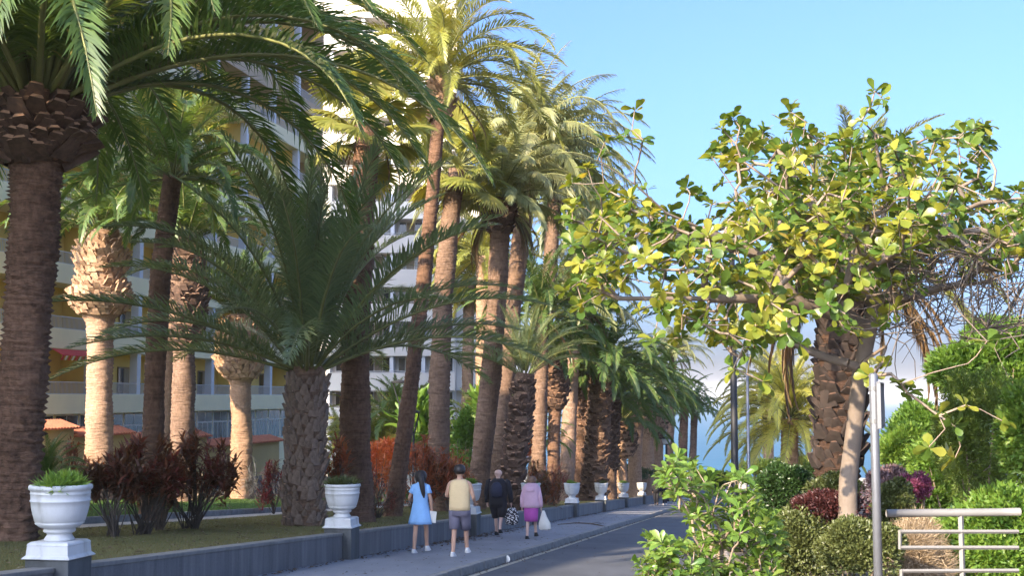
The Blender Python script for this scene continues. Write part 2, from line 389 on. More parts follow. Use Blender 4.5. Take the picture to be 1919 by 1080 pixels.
M['asphalt'] = asphalt_mat('asphalt', (.046,.054,.068), (.098,.108,.128), .55)
M['pavement'] = asphalt_mat('pavement_concrete', (.165,.175,.20), (.265,.275,.305), .5)
M['path'] = plain('garden_path', (.42,.38,.33), .85, var=.12, scale=2)
M['paint'] = plain('road_paint', (.40,.36,.28), .8, var=.35, scale=14)
M['kerb'] = plain('kerb_concrete', (.22,.215,.205), .85, var=.3, scale=5, bs=.4)
def streak_mat(name, c, light, vs=.25):
    m, t, b, _ = new_mat(name)
    n1 = noise(t, 4.5, 7, (1, 1, .08)); n2 = noise(t, 1.2, 4); n3 = noise(t, 30, 3)
    k = ramp(t, n1, [(.36, tuple(x*.7 for x in c)), (.50, tuple(x*1.2 for x in c)), (.66, light)]); k = mixc(t, .4, k, ramp(t, n2, [(.3, tuple(x*.6 for x in c)), (.7, tuple(x*1.3 for x in c))]))
    k = mixc(t, .2, k, ramp(t, n3, [(.3, c), (.7, light)]))
    t.links.new(k, b.inputs['Base Color']); b.inputs['Roughness'].default_value = .8; bump(t, b, n3, .25, .01); return m
M['wall'] = streak_mat('stained_wall_render', (.11,.108,.112), (.24,.235,.23))
M['wall_cap'] = streak_mat('wall_coping', (.17,.165,.155), (.26,.25,.23))
M['pedestal'] = streak_mat('dark_pedestal', (.055,.06,.062), (.12,.13,.135))
def sheet(name, mat, s0, s1, t0, t1, h, ns=40, ntt=4):
    V = []; 
    for i in range(ns+1):
        for j in range(ntt+1):
            V.append(tuple(ST(s0+(s1-s0)*i/ns, t0+(t1-t0)*j/ntt, h)))
    F = [(i*(ntt+1)+j, i*(ntt+1)+j+1, (i+1)*(ntt+1)+j+1, (i+1)*(ntt+1)+j) for i in range(ns) for j in range(ntt)]
    return struct(link(name, mesh_np(name, V, F, mat)))
SEND = 322
sheet('ground', M['soil'], -70, SEND, -190, 190, -.20, 60, 60)
sheet('road', M['asphalt'], -60, SEND-4, -5.16, -1.2, -.145)
sheet('road_edge_line', M['paint'], -60, 250, -5.08, -4.95, -.140)
sheet('pavement', M['pavement'], -60, SEND-4, -7.83, -5.30, 0)
sheet('lawn', M['lawn'], -60, SEND-6, -14.05, -8.05, .43, 80, 10)
sheet('garden_path', M['path'], -60, 200, -15.4, -14.05, .40)
sheet('far_lawn', M['lawn_green'], -60, SEND-6, -62, -15.55, .50, 80, 8)
sheet('verge', M['soil'], -60, SEND-6, -1.05, 80, -.05)
# garden kerb
gk = struct(bpy.data.objects.new('garden_kerb', None)); COL.objects.link(gk)
GKW = Matrix.Rotation(ROADZ, 4, 'Z')
def along_box(x0, x1, y0, y1, z0, z1):      # box running along the street with both ends on the slope; x = t offset, y = s
    m = MB(); vs = []
    for y in (y0, y1):
        zz = -SL*(y-y0)
        vs += [(x0, y, z0+zz), (x1, y, z0+zz), (x1, y, z1+zz), (x0, y, z1+zz)]
    m.add(vs, [(0,1,2,3),(7,6,5,4),(0,4,5,1),(1,5,6,2),(2,6,7,3),(3,7,4,0)]); return m
gkm = along_box(-.07, .07, 0, 2.96, -.2, .12).build('kerb_stone', M['kerb'], gk, bevel=.01)
gkm.location = ST(12, -15.47, .44); gkm.rotation_euler = (0, 0, ROADZ)
for i in range(1, 34):
    c = gkm.copy(); COL.objects.link(c); c.parent = gk; c.location = ST(12+3*i, -15.47, .44)
# street kerb of separate stones
kb = struct(bpy.data.objects.new('kerb', None)); COL.objects.link(kb)
kms = []
for k in range(4):
    o = along_box(-.07, .075, 0, .97, -.22, .012).build('kerb_stone', M['kerb'], kb, bevel=.018); kms.append(o)
N0 = 14
for i in range(200):
    if i < 4: c = kms[i]
    else: c = kms[random.randrange(4)].copy(); COL.objects.link(c); c.parent = kb
    c.location = ST(N0+i, -5.225, random.uniform(-.008, .012)) + Vector((RX.x, RX.y, 0))*random.uniform(-.012, .012); c.rotation_euler = (0, random.uniform(-.02, .02), ROADZ+random.uniform(-.008, .008))
for a, b_, nm in ((-60, N0-.03, 'near'), (N0+200, 316, 'far')):
    o = along_box(-.07, .075, 0, b_-a, -.22, .012).build('kerb_run', M['kerb'], kb); o.location = ST(a, -5.225); o.rotation_euler = (0, 0, ROADZ)
rk = struct(along_box(-.07, .07, 0, 370, -.22, .03).build('kerb', M['kerb'])); rk.location = ST(-60, -1.13); rk.rotation_euler = (0, 0, ROADZ)
# sea
m, t, b, _ = new_mat('sea_water')
n1 = noise(t, .045, 6, (1, 2.2, 1)); n2 = noise(t, .006, 3)
b.inputs['Roughness'].default_value = .35; b.inputs['Specular IOR Level'].default_value = .3
k = ramp(t, n2, [(.3, (.006,.07,.105)), (.7, (.012,.095,.135))])
nw = noise(t, .09, 8, (.6, 3.5, 1)); k = mixc(t, ramp(t, nw, [(.735, (0,0,0)), (.755, (1,1,1))]), k, (.6,.65,.66))
t.links.new(k, b.inputs['Base Color']); bump(t, b, n1, .6, 1.5); M['sea'] = m
V = []; F = []
rad = [0, 200, 320, 500, 900, 1600, 3000, 6000, 12000, 25000]
ang = np.linspace(R(15), R(165), 31)
for r_ in rad[1:]:
    for a in ang: V.append((r_*math.cos(a), r_*math.sin(a), -25.0))
na = len(ang)
for j in range(len(rad)-2):
    for i in range(na-1): F.append((j*na+i, j*na+i+1, (j+1)*na+i+1, (j+1)*na+i))
struct(link('sea', mesh_np('sea', V, np.array(F)[:, ::-1], M['sea'])))
# sea wall at the end of the land
sw = MB(); 
p0 = ST(SEND-3, -190); p1 = ST(SEND-3, 190)
o = MB().box(-190, 190, -.4, .4, -6, 2.9).build('sea_wall', M['kerb']); o.location = ST(SEND-3, 0); o.rotation_euler = (0, 0, ROADZ)
tag(o, 'low pale wall across the far end of the street above the sea', 'wall')
# a distant headland
# ------------------------------------------------------------------ garden retaining wall, pedestals, urns
rw = thing('retaining_wall', 'low dark stained wall between the pavement and the lawn under the white urns', 'wall', ST(0, -7.93), ROADZ)
DU = [14.9, 24.9, 35.7, 45.2, 55, 65, 75.5, 87, 98]

US = []
for d in DU:
    s = d/AX.y - (RX.y/AX.y)*(-7.93); US.append(s)
zloc = lambda s: -SL*s
edges = [-50] + US + [112, 140, 170, 200, 240, 280, 312]
for i in range(len(edges)-1):
    a = edges[i]+(.27 if 0 < i <= len(US) else .005); b_ = edges[i+1]-(.27 if i < len(US) else .005)
    o = along_box(-.13, .10, 0, b_-a, -.3, .445).build('wall_panel', M['wall'], rw); o.location = (0, a, zloc(a))
    o = along_box(-.16, .115, 0, b_-a, .447, .50).build('coping', M['wall_cap'], rw, bevel=.008); o.location = (0, a, zloc(a))
for s in US:
    m_ = MB(); m_.box(-.27, .27, -.26, .26, -.3, .60)
    o = m_.build('pedestal', M['pedestal'], rw, bevel=.012); o.location = (0, s, zloc(s))
m, t, b, _ = new_mat('white_painted_concrete'); kk = ramp(t, noise(t, 2.5, 6, (1, 1, .35)), [(.34, (.30,.29,.265)), (.47, (.50,.505,.50)), (.75, (.60,.61,.62))]); kk = mixc(t, ramp(t, noise(t, 22, 3), [(.70, (0,0,0)), (.78, (1,1,1))]), kk, (.33,.31,.27))
t.links.new(kk, b.inputs['Base Color']); b.inputs['Roughness'].default_value = .6; bump(t, b, noise(t, 40, 4), .2, .006); M['urn'] = m
def urn_obj(label, s):
    u = thing('urn_planter', label, 'urn planter', ST(s, -7.93, .602), ROADZ, 'white urns along the garden wall')
    u.scale = (.83, .83, .96)
    prof = [(.20,.20),(.205,.215),(.185,.24),(.165,.27),(.17,.285),(.20,.295),(.215,.31),(.215,.325),(.205,.335),(.21,.345),(.27,.36),(.325,.40),(.33,.412),(.318,.42),(.335,.43),(.365,.52),(.385,.60),(.392,.662),(.404,.668),(.404,.678),(.394,.684),(.397,.75),(.404,.755),(.404,.763),(.397,.768),(.40,.795),(.41,.80),(.425,.812),(.428,.835),(.42,.855),(.395,.862),(.37,.858),(.35,.845),(.345,.80)]
    MB().lathe(prof, 40).build('bowl', M['urn'], u, smooth=True)
    m_ = MB(); V_ = []
    for z, w_ in ((0,.355),(.012,.36),(.03,.335),(.045,.315),(.15,.305),(.165,.31),(.18,.30),(.199,.27)):
        V_ += [(-w_,-w_,z),(w_,-w_,z),(w_,w_,z),(-w_,w_,z)]
    m_.add(V_, [(4*j+i, 4*j+(i+1)%4, 4*j+4+(i+1)%4, 4*j+4+i) for j in range(7) for i in range(4)]+[(3,2,1,0),(28,29,30,31)])
    m_.build('foot', M['urn'], u, bevel=.006)
    MB().lathe([(.34,.80),(.10,.815)], 20).build('soil', M['soil'], u)
    return u
ulab = ['large nearest white urn on a dark pedestal at the left edge beside the thick palm', 'white urn on a dark pedestal just right of the rough trunked palm, half behind fronds',
 'white urn hidden partly behind the person in the yellow tank top', 'white urn between the man in black and the woman in pink', 'white urn on the wall just past the woman in the pink jacket',
 'second white urn past the woman in the pink jacket', 'third white urn past the woman in the pink jacket, below sunlit trunks', 'small white urn beside the group of distant walkers in dark clothes', 'farthest small white urn, behind the distant walkers']
for s, l in zip(US, ulab): urn_obj(l, s)

# ------------------------------------------------------------------ buildings
M['yellow'] = plain('cream_render', (.82,.74,.48), .85, var=.05, scale=.6)
M['ochre'] = plain('ochre_render', (.84,.62,.20), .85, var=.08, scale=.8)
M['tan'] = plain('tan_render', (.46,.36,.25), .85, var=.05, scale=.6)
M['pillar'] = plain('pale_grey_paint', (.60,.62,.66), .7, var=.05, scale=1)
M['white'] = plain('white_paint', (.76,.74,.70), .6, var=.04, scale=1)
M['shadew'] = plain('shade_grey_render', (.66,.62,.56), .8, var=.05, scale=.5)  # tower grey, shade of the lower floors put into the colour
M['sunw'] = plain('sunlit_white_render', (.82,.77,.66), .8, var=.04, scale=.5)  # upper tower parapets, sunlight put into the colour
M['rail'] = plain('grey_rail', (.50,.50,.50), .5, var=.05)
M['curtain'] = plain('curtain', (.34,.28,.20), .9, var=.3, scale=2, stretch=(9, 9, .2))
M['tile'] = plain('red_roof_tile', (.50,.17,.09), .8, var=.3, scale=6)
M['awning'] = plain('red_awning', (.55,.05,.05), .8, var=.1); M['awning_w'] = plain('white_awning', (.7,.66,.6), .8, var=.05)
m, t, b, _ = new_mat('window_glass'); b.inputs['Base Color'].default_value = (.03,.035,.04,1); b.inputs['Roughness'].default_value = .08; b.inputs['Specular IOR Level'].default_value = .8
M['glass'] = m
M['dark'] = plain('dark_interior', (.03,.026,.022), .9)
M['doorw'] = plain('brown_door_frame', (.30,.20,.10), .6)
def dup_children(o, loc, parent, names=True):
    c = o.copy(); COL.objects.link(c); c.parent = parent; c.location = loc
    for ch in o.children:
        k = ch.copy(); COL.objects.link(k); k.parent = c
    return c
# yellow hotel: local frame x = left of street (into the building), y along the street
TF = -31.6
def hotel():
    s0 = 53.0/AX.y - (RX.y/AX.y)*TF; s1 = 93.5/AX.y - (RX.y/AX.y)*TF
    base = ST(s0, TF); base.z = 0
    h = thing('hotel_building', 'cream and yellow hotel with rows of recessed balconies and pale pillars behind the left palms', 'hotel', base, ROADZ)
    Lh = s1-s0; zb0 = -.72
    # body: back block
    MB().box(-14, -1.75, 0, Lh, -8, 27.0).build('wall', M['ochre'], h)
    MB().box(-14.2, .02, -.25, -.002, -8, 27.3).build('end_wall', M['yellow'], h)
    MB().box(-14.2, .02, Lh+.002, Lh+.3, -8, 27.3).build('end_wall', M['tan'], h)
    bay = 4.55; nb = int(Lh//bay); bay = Lh/nb
    rail_m = None; pil = None; par = None; door = None; partition = None
    nfl = 9
    for f in range(nfl):
        z = zb0+3.02*f
        top = f >= 7
        o = MB().box(-1.75, .0, 0, Lh, z-.02, z+.16).build('slab', M['yellow'] if not top else M['tan'], h)
        o = MB().box(-.10, .08, 0, Lh, z-.06, z+.86).build('parapet', M['yellow'] if not top else M['tan'], h, bevel=.01)
        for k in range(nb):
            y0 = k*bay
            if rail_m is None:
                m_ = MB(); m_.box(-.02, .02, .2, bay-.2, .54, .58); m_.box(-.02, .02, .2, bay-.2, .0, .03)
                for q in range(38): yy = .22+(bay-.44)*q/37; m_.box(-.008, .008, yy-.011, yy+.011, .03, .54)
                rail_m = m_.build('railing', M['rail'], h); rail_m.location = (0, y0, z+.86)
                m_ = MB().box(-.10, -.04, .0, bay-.02, 0, .60); 
                pil = MB().box(-.30, .12, -.19, .19, .0, 2.155).build('pillar', M['pillar'], h); pil.location = (-.14, y0, z+.862-.68); pil.location = (-.12, y0, z+.80)
                partition = MB().box(-1.6, -.32, -.06, .06, .0, 2.155).build('partition', M['ochre'], h); partition.location = (-.12, y0, z+.80)
                m_ = MB(); m_.box(-.0, .05, -.62, .62, 0, 2.15)
                door = m_.build('balcony_door', M['doorw'], h); door.location = (-1.74, y0+bay*.5, z+.17)
                MB().box(.051, .06, -.57, -.03, .08, 2.07).build('pane', M['glass'], door); MB().box(.051, .06, .03, .57, .08, 2.07).build('pane', M['curtain'], door)
            else:
                c = rail_m.copy(); COL.objects.link(c); c.parent = h; c.location = (0, y0, z+.86)
                c = pil.copy(); COL.objects.link(c); c.parent = h; c.location = (-.12, y0, z+.80)
                if k % 2 == 0: c = partition.copy(); COL.objects.link(c); c.parent = h; c.location = (-.12, y0, z+.80)
                if random.random() < .8: dup_children(door, (-1.74, y0+bay*random.choice((.35, .5, .62)), z+.17), h)
        # post on the parapet line
    m_ = MB().box(-14, .12, -.25, Lh+.35, 27.32, 27.62).build('roof_edge', M['tan'], h)
    # striped awning on the second level
    def awn(y0, z, L_):
        a = MB().box(.0, .62, 0, L_, 0, .03).build('awning', M['awning'], h); a.location = (.10, y0, z); a.rotation_euler = (0, R(28), 0)
        for q in range(int(L_/.3)):
            e = MB().box(.0, .02, 0, .14, -.22, .0).build('stripe', M['awning_w'] if q % 2 else M['awning'], a); e.location = (.62, q*.3, 0)
    awn(5.2, zb0+2.9+.0, 3.2); awn(25.8, zb0+6.02, 2.6)
    # ground floor windows
    MB().box(-1.0, -.62, 0, Lh, -8, -.80).build('wall', M['yellow'], h)
    g = None
    for k in range(int(Lh/2.2)):
        if g is None:
            g = MB().box(0, .04, 0, 2.05, 0, 1.95).build('window', M['white'], h)
            for a_, b_, c_, d_ in ((.07,.64,.08,1.25),(.72,1.33,.08,1.25),(1.41,1.98,.08,1.25),(.07,.98,1.33,1.87),(1.06,1.98,1.33,1.87)): MB().box(.041, .05, a_, b_, c_, d_).build('pane', M['glass'], g)
            g.location = (-.618, .2, -2.75)
        else: dup_children(g, (-.618, .2+2.2*k, -2.75), h)
    return h
hotel()
# unseen block added left of the street, sized to shade the near garden
def shade_block():
    s0 = -17.0; s1 = 27.5/AX.y - (RX.y/AX.y)*(-22.6)
    base = ST(s0, -22.6); base.z = 0
    h = thing('unseen_shade_block', 'cream block added out of view at the near left to shade the garden', 'shade block', base, ROADZ)
    L_ = s1-s0
    MB().box(-11, 0, 0, L_, -6, 14.8).build('wall', M['yellow'], h)
    MB().box(-11.3, .3, -.3, L_+.3, 14.802, 15.1).build('roof', M['tan'], h)
    for f in range(5):
        for k in range(int(L_/5)):
            o = MB().box(.002, .06, 0, 2.2, 0, 1.5).build('window', M['white'], h); o.location = (0, 1.5+5*k, -1+3.2*f)
            MB().box(.061, .075, .1, 2.1, .1, 1.4).build('pane', M['glass'], o)
shade_block()
# garden wall with tiled coping, stepping down
wt_ = thing('tile_topped_wall', 'yellow garden wall with red tile coping stepping down in front of the hotel windows', 'wall', ST(0, -29), ROADZ)
wt_.location.z = 0
def seg(px0, px1, row, dark=False):
    T_ = -29.0
    def s_at(px): d = 29.0*1.0185/((1428-px)/2400)*.98; return d/AX.y - (RX.y/AX.y)*T_
    a, b_ = s_at(px0), s_at(px1); dm = (s_at((px0+px1)/2)+(RX.y/AX.y)*T_)*AX.y
    z = -(row-745)/2400*dm
    MB().box(-.15, .15, a, b_-.01, -9, z-.12).build('wall_panel', M['ochre'] if False else M['yellow2'], wt_)
    MB().box(-.16, .17, a, b_-.01, -9, G(*ST((a+b_)/2, T_)[:2])+.56+.9).build('plinth', M['plinth'], wt_)
    m_ = MB(); n = int((b_-a)/.24)
    for i in range(n):
        y = a+(b_-a)*(i+.5)/n
        for k in range(5):
            a1 = math.pi*k/5; a2 = math.pi*(k+1)/5
            m_.add([(-.45, y+.11*math.cos(a1), z+.10+.07*math.sin(a1)+.06), (-.45, y+.11*math.cos(a2), z+.10+.07*math.sin(a2)+.06), (.50, y+.11*math.cos(a2), z-.16+.07*math.sin(a2)), (.50, y+.11*math.cos(a1), z-.16+.07*math.sin(a1))], [(0,1,2,3)])
    m_.box(-.46, .46, a, b_-.01, z-.20, z-.125)
    stuff(m_.build('roof_tiles', M['tile'], wt_))
M['yellow2'] = plain('mustard_render', (.50,.38,.17), .85, var=.08, scale=.5); M['plinth'] = plain('grey_plinth', (.13,.13,.14), .85, var=.15)
seg(-80, 168, 800); seg(168, 272, 808); seg(272, 412, 816); seg(412, 545, 826)
# tower
def tower():
    D = 111.0; x0 = (556-960)/2400*D; x1 = (853-960)/2400*D; x2 = (903-960)/2400*D
    base = Vector((x0, D, 0)); h = thing('hotel_tower', 'tall pale hotel tower with white balcony bands rising behind the avenue palms', 'tower', base, 0)
    Wd = x1-x0; W2 = x2-x0
    MB().box(-16, Wd, 1.9, 16, -12, 62).build('wall', M['shadew'], h)
    MB().box(Wd, W2, 3.4, 15, -12, 20.2).build('side_wall', M['shadew'], h)
    fl = 3.0; zs = [3.3-3.0+.42+fl*k-3.0*1 for k in range(20)]
    zs = [(745-731)/2400*D - 6.0 + fl*k for k in range(23)]
    proto = None; fin = None
    nb = 5; bay = Wd/nb
    for f, z in enumerate(zs):
        MB().box(-16, Wd, 0, 1.9, z-.04, z+.14).build('slab', M['shadew'], h)
        MB().box(-16, Wd+.02, -.12, .06, z-.10, z+1.46).build('parapet', M['sunw'] if f > 6 else M['shadew'], h, bevel=.02)
        if z < 20: MB().box(Wd+.03, W2, 2.2, 3.38, z-.06, z+1.25).build('side_balcony', M['shadew'], h)
        MB().box(-16, Wd, -.03, .0, z+1.60, z+1.64).build('top_rail', M['rail'], h)
        for k in range(-3, nb):
            if proto is None:
                proto = MB().box(0, bay-.5, 0, .05, 0, 1.36).build('window', M['white'], h); proto.location = (k*bay+.35, 1.80, z+1.52)
                ww = (bay-.5)
                for a_, b_, mm in ((.06, .30, 'glass'), (.33, .64, 'curtain'), (.67, .94, 'glass')):
                    MB().box(a_*ww, b_*ww, -.012, -.002, .08, 1.28).build('pane', M[mm], proto)
                fin = MB().box(-.16, .16, -.06, 1.79, 0, 1.46).build('pillar', M['pillar'], h); fin.location = (k*bay, .14, z+1.47)
            else:
                dup_children(proto, (k*bay+.35, 1.80, z+1.52), h); c = fin.copy(); COL.objects.link(c); c.parent = h; c.location = (k*bay, .14, z+1.47)
    MB().box(Wd-1.5, Wd+.03, -.2, -.13, 26.6, 28.0).build('corner_panel', M['sunw'], h)
tower()

hz = MB().box(-9000, 9000, -60, 24000, -26.0, 64.5).build('haze', M['white'])
m, t, b, out = new_mat('haze_air'); t.nodes.remove(b); pv = t.nodes.new('ShaderNodeVolumePrincipled'); pv.inputs['Density'].default_value = .00013; pv.inputs['Color'].default_value = (.98,.99,1,1)
t.links.new(pv.outputs[0], out.inputs['Volume']); hz.data.materials[0] = m; stuff(hz)

# ------------------------------------------------------------------ palms
bA = boot_mesh('leaf_base', .40, .36, .12, M['boot'], M['boot_end'], .45)
bF = boot_mesh('leaf_base', .20, .17, .07, M['boot_grey'], M['boot_lit'], 1.15)
bS = boot_mesh('leaf_base', .20, .26, .09, M['boot'], M['boot_end'], .8)
bL = boot_mesh('leaf_base', .27, .26, .10, M['boot_lit'], M['boot_end'], .9)
M['boot_shade_end'] = plain('shaded_leaf_base_end', (.075,.04,.025), .9, var=.5, scale=9); M['boot_shade'] = plain('shaded_leaf_base', (.026,.017,.013), .9, var=.5, scale=9); bR = boot_mesh('leaf_base', .17, .23, .07, M['boot_shade'], M['boot_shade_end'], .9)  # leaf bases of the right palm, darkened to carry the tree's shade
LW = .43
def PB(px, d): return on_ground(px, d, LW)
# big one at the left edge
palm('massive palm at the left edge with a pineapple shaped knob and huge arching fronds', PB(20, 21.8), W(72, 196, 21.8), .76, L=8.6, n=104, cr=.50, style='arch',
     tmat='tr_dark', bulge=[(.80, .985, .60)], boots=[(.80, .995, 12, 20, bA)], parts=True, mid=W(58, 520, 21.8), emin=4, ex=1.0, wtop=.80, rings=.085, relief=.11, seg=40, spin=2.1, low=.92)
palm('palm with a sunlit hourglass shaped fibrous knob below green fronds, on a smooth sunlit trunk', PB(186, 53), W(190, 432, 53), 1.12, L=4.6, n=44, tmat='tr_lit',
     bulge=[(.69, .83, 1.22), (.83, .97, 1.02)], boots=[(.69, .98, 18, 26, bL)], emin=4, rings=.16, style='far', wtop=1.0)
palm('dark smooth slender trunk standing right of the hourglass knobbed palm', PB(288, 33), W(325, 330, 33), .56, L=3.6, n=40, tmat='tr_dark', mid=W(296, 600, 33), style='far', emin=6)
palm('distant thin palm with a sunlit trunk seen just right of the dark slender trunk', PB(303, 62), W(335, 285, 62), .55, 'fan', 'pg_yellow', n=38, L=1.5, tmat='tr_lit', rings=.25)
palm('palm with a long dark pineapple knob, shaded by the central palm fronds', PB(341, 52), W(350, 445, 52), .96, L=4.6, n=40, tmat='tr_grey',
     bulge=[(.605, .96, .80)], boots=[(.60, .98, 20, 18, bS)], emin=4, style='far')
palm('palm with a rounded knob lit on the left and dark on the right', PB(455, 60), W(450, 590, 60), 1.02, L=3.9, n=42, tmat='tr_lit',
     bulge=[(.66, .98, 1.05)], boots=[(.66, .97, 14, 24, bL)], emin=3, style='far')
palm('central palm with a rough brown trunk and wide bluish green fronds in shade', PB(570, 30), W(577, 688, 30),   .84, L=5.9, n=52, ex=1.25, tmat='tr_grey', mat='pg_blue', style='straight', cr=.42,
     boots=[(.03, .93, 18, 16, bF)], parts=True, emin=5, wtop=.84, relief=.03, rings=.12, flare=1.1, spin=.3)
palm('tall dark fan palm with a stout trunk just right of the central rough palm', PB(672, 33), W(692, 235, 33), .80, 'fan', 'pg_yellow', n=20, L=.95, tmat='tr_dark', wtop=.68, dead=6, mid=W(668, 600, 33), rings=.11)
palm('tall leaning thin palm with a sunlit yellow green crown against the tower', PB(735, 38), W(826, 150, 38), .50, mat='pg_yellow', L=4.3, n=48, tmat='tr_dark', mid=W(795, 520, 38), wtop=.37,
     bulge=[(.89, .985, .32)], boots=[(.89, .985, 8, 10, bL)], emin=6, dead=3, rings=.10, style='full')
palm('fan palm with a straight reddish brown trunk left of the curved pair', PB(824, 45), W(858, 318, 45), .76, 'fan', 'pg_yellow', n=28, L=1.0, tmat='tr_grey', mid=W(829, 600, 45), rings=.12, wtop=.64, dead=8)
palm('distant thin palm with a fully sunlit pink trunk against the tower', PB(873, 82), W(880, 520, 82), .78, 'fan', 'pg_yellow', n=34, L=1.5, tmat='tr_lit', rings=.25)
palm('curved dark palm, left one of the leaning pair behind the man in black', PB(888, 48), W(938, 372, 48), .80, L=4.2, n=48, mat='pg_pale', tmat='tr_grey', mid=W(925, 650, 48), style='limp', dead=16,
     bulge=[(.90, .99, .62)], boots=[(.88, .99, 8, 14, bS)], rings=.12, emin=6)
palm('curved dark palm, right one of the leaning pair, with a huge pale drooping crown', PB(925, 52), W(995, 285, 52), .76, L=5.4, n=60, mat='pg_pale', tmat='tr_grey', mid=W(955, 640, 52), style='limp', dead=10, rings=.12, emin=7, droopmat='pg_pale', wtop=.66)
palm('short rough trunked palm at the foot of the leaning pair', PB(952, 47), W(985, 700, 47), .86, L=2.9, n=34, mat='pg_blue', tmat='tr_grey', boots=[(.05, .95, 16, 14, bS)], style='straight', emin=4, wtop=.70)
palm('palm with a plain brown trunk behind the woman in pink', PB(1008, 58), W(1016, 590, 58), .70, L=4.0, n=44, mat='pg_green', tmat='tr_grey', style='far', emin=6, dead=4)
palm('palm with a dark knob narrowing to a thin trunk, above the woman in pink', PB(1035, 62), W(1043, 672, 62), .62, L=3.4, n=40, mat='pg_green', tmat='tr_dark', bulge=[(.66, .97, .58)], boots=[(.66, .98, 10, 14, bS)], style='far', emin=5)
palm('palm with a smooth pinkish grey trunk behind the first urn past the woman in pink', PB(1060, 70), W(1078, 560, 70), .86, L=4.6, n=50, mat='pg_pale', tmat='tr_smooth', style='limp', emin=6, rings=.2, dead=6)
palm('palm with a dark scaly knob right of the smooth pinkish trunk', PB(1085, 74), W(1090, 700, 74), .80, L=3.6, n=40, tmat='tr_dark', bulge=[(.50, .96, .78)], boots=[(.50, .98, 12, 16, bS)], style='far', emin=6)
palm('stout rough palm with a wide dark green crown in the middle of the row', PB(1112, 72), W(1130, 690, 72), 1.45, L=5.2, n=60, tmat='tr_grey', boots=[(.05, .95, 18, 18, bS)], style='far', emin=6, wtop=1.2)
palm('grey rough palm right of the stout one', PB(1140, 78), W(1150, 745, 78), .90, L=4.2, n=46, tmat='tr_grey', boots=[(.3, .95, 14, 14, bS)], style='far', emin=6)
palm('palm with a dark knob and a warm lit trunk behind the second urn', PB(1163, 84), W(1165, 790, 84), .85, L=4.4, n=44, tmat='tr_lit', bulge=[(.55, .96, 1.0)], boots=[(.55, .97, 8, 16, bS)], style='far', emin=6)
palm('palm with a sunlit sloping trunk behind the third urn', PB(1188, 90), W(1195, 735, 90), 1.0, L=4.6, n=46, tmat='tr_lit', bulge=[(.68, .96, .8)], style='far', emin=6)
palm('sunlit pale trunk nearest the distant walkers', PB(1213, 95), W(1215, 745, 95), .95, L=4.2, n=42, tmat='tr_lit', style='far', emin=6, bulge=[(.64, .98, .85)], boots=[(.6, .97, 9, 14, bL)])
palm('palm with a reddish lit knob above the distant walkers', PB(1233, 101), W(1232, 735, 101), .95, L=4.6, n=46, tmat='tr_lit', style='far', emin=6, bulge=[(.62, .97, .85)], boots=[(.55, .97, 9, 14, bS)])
palm('tall far palm whose brown crown tops the end of the row', PB(1252, 122), W(1262, 660, 122), .8, L=4.2, n=44, mat='pg_pale', tmat='tr_grey', style='limp', dead=10, emin=6)
palm('far palm with a thin dark trunk standing against the sea', PB(1277, 128), W(1283, 762, 128), .95, L=4.2, n=50, tmat='tr_dark', style='far', emin=5)
palm('last far palm of the row with a forked pale trunk against the sea', PB(1296, 134), W(1302, 775, 134), .8, L=4.0, n=44, tmat='tr_grey', style='far', emin=5)
# second line, seen between and above
palm('pale crowned palm filling the gap above the middle of the row', on_ground(1080, 88, .5), W(1105, 425, 88), .9, L=6.0, n=60, mat='pg_pale', tmat='tr_grey', style='limp', dead=8, rings=.3)
palm('background palm behind the curved pair, mostly its bright crown', on_ground(905, 70, .5), W(905, 480, 70), .8, L=4.2, n=40, mat='pg_yellow', tmat='tr_lit', style='far', rings=.3)
palm('background palm with a grey green crown behind the leaning pair', on_ground(1000, 66, .5), W(1045, 300, 66), .8, L=5.6, n=56, mat='pg_blue', tmat='tr_grey', style='limp', dead=6, rings=.3)
# right hand side
palm('stout palm with patterned bark on the right, its crown inside the broad leaved tree', on_ground(1560, 22, .3), W(1585, 450, 22), .72, L=2.8, n=44, mat='pg_yellow', tmat='tr_shade',
     boots=[(.30, .97, 19, 15, bR)], parts=True, dead=16, ds=1.7, group='palms on the right', emin=7, rings=.09, relief=.08, wtop=.74, seg=28)
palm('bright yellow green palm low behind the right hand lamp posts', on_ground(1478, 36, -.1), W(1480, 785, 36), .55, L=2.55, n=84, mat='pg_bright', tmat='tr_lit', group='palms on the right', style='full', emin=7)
palm('slender palm far behind the hedge on the right', on_ground(1440, 60, -.1), W(1440, 735, 60), .5, L=3.0, n=34, mat='pg_pale', tmat='tr_lit', group='palms on the right', style='far', emin=6)

# small garden palms (areca) and cycads
palm('yellow green feathery garden palm lit by the sun behind the stout fan palm', on_ground(705, 66, .5), W(712, 850, 66), .3, L=4.3, n=40, mat='pg_yellow', group='small garden palms', style='far', emax=0, emin=4, rings=.2)
palm('yellow green garden palm left of the stout dark trunk', on_ground(645, 70, .5), W(640, 850, 70), .3, L=3.2, n=26, mat='pg_yellow', group='small garden palms', style='far', emin=4, rings=.2)
palm('green garden palm behind the thin leaning trunk', on_ground(755, 62, .5), W(752, 800, 62), .3, L=3.4, n=30, mat='pg_green', group='small garden palms', style='far', emin=4, rings=.2)
palm('small green palm between the trunks right of the woman in pink', on_ground(1000, 66, .5), W(1005, 830, 66), .3, L=2.4, n=30, mat='pg_green', group='small garden palms', style='far', emin=5, rings=.2)
palm('yellow green garden palm right of the reddish brown trunk', on_ground(900, 76, .5), W(895, 820, 76), .3, L=3.8, n=34, mat='pg_yellow', group='small garden palms', style='far', emin=4, rings=.2)
palm('bright green cycad like palm behind the nearest urn', on_ground(85, 26, .5), W(88, 905, 26), .22, L=1.15, n=40, mat='pg_green', group='small garden palms', style='full', emin=5, rings=.2)

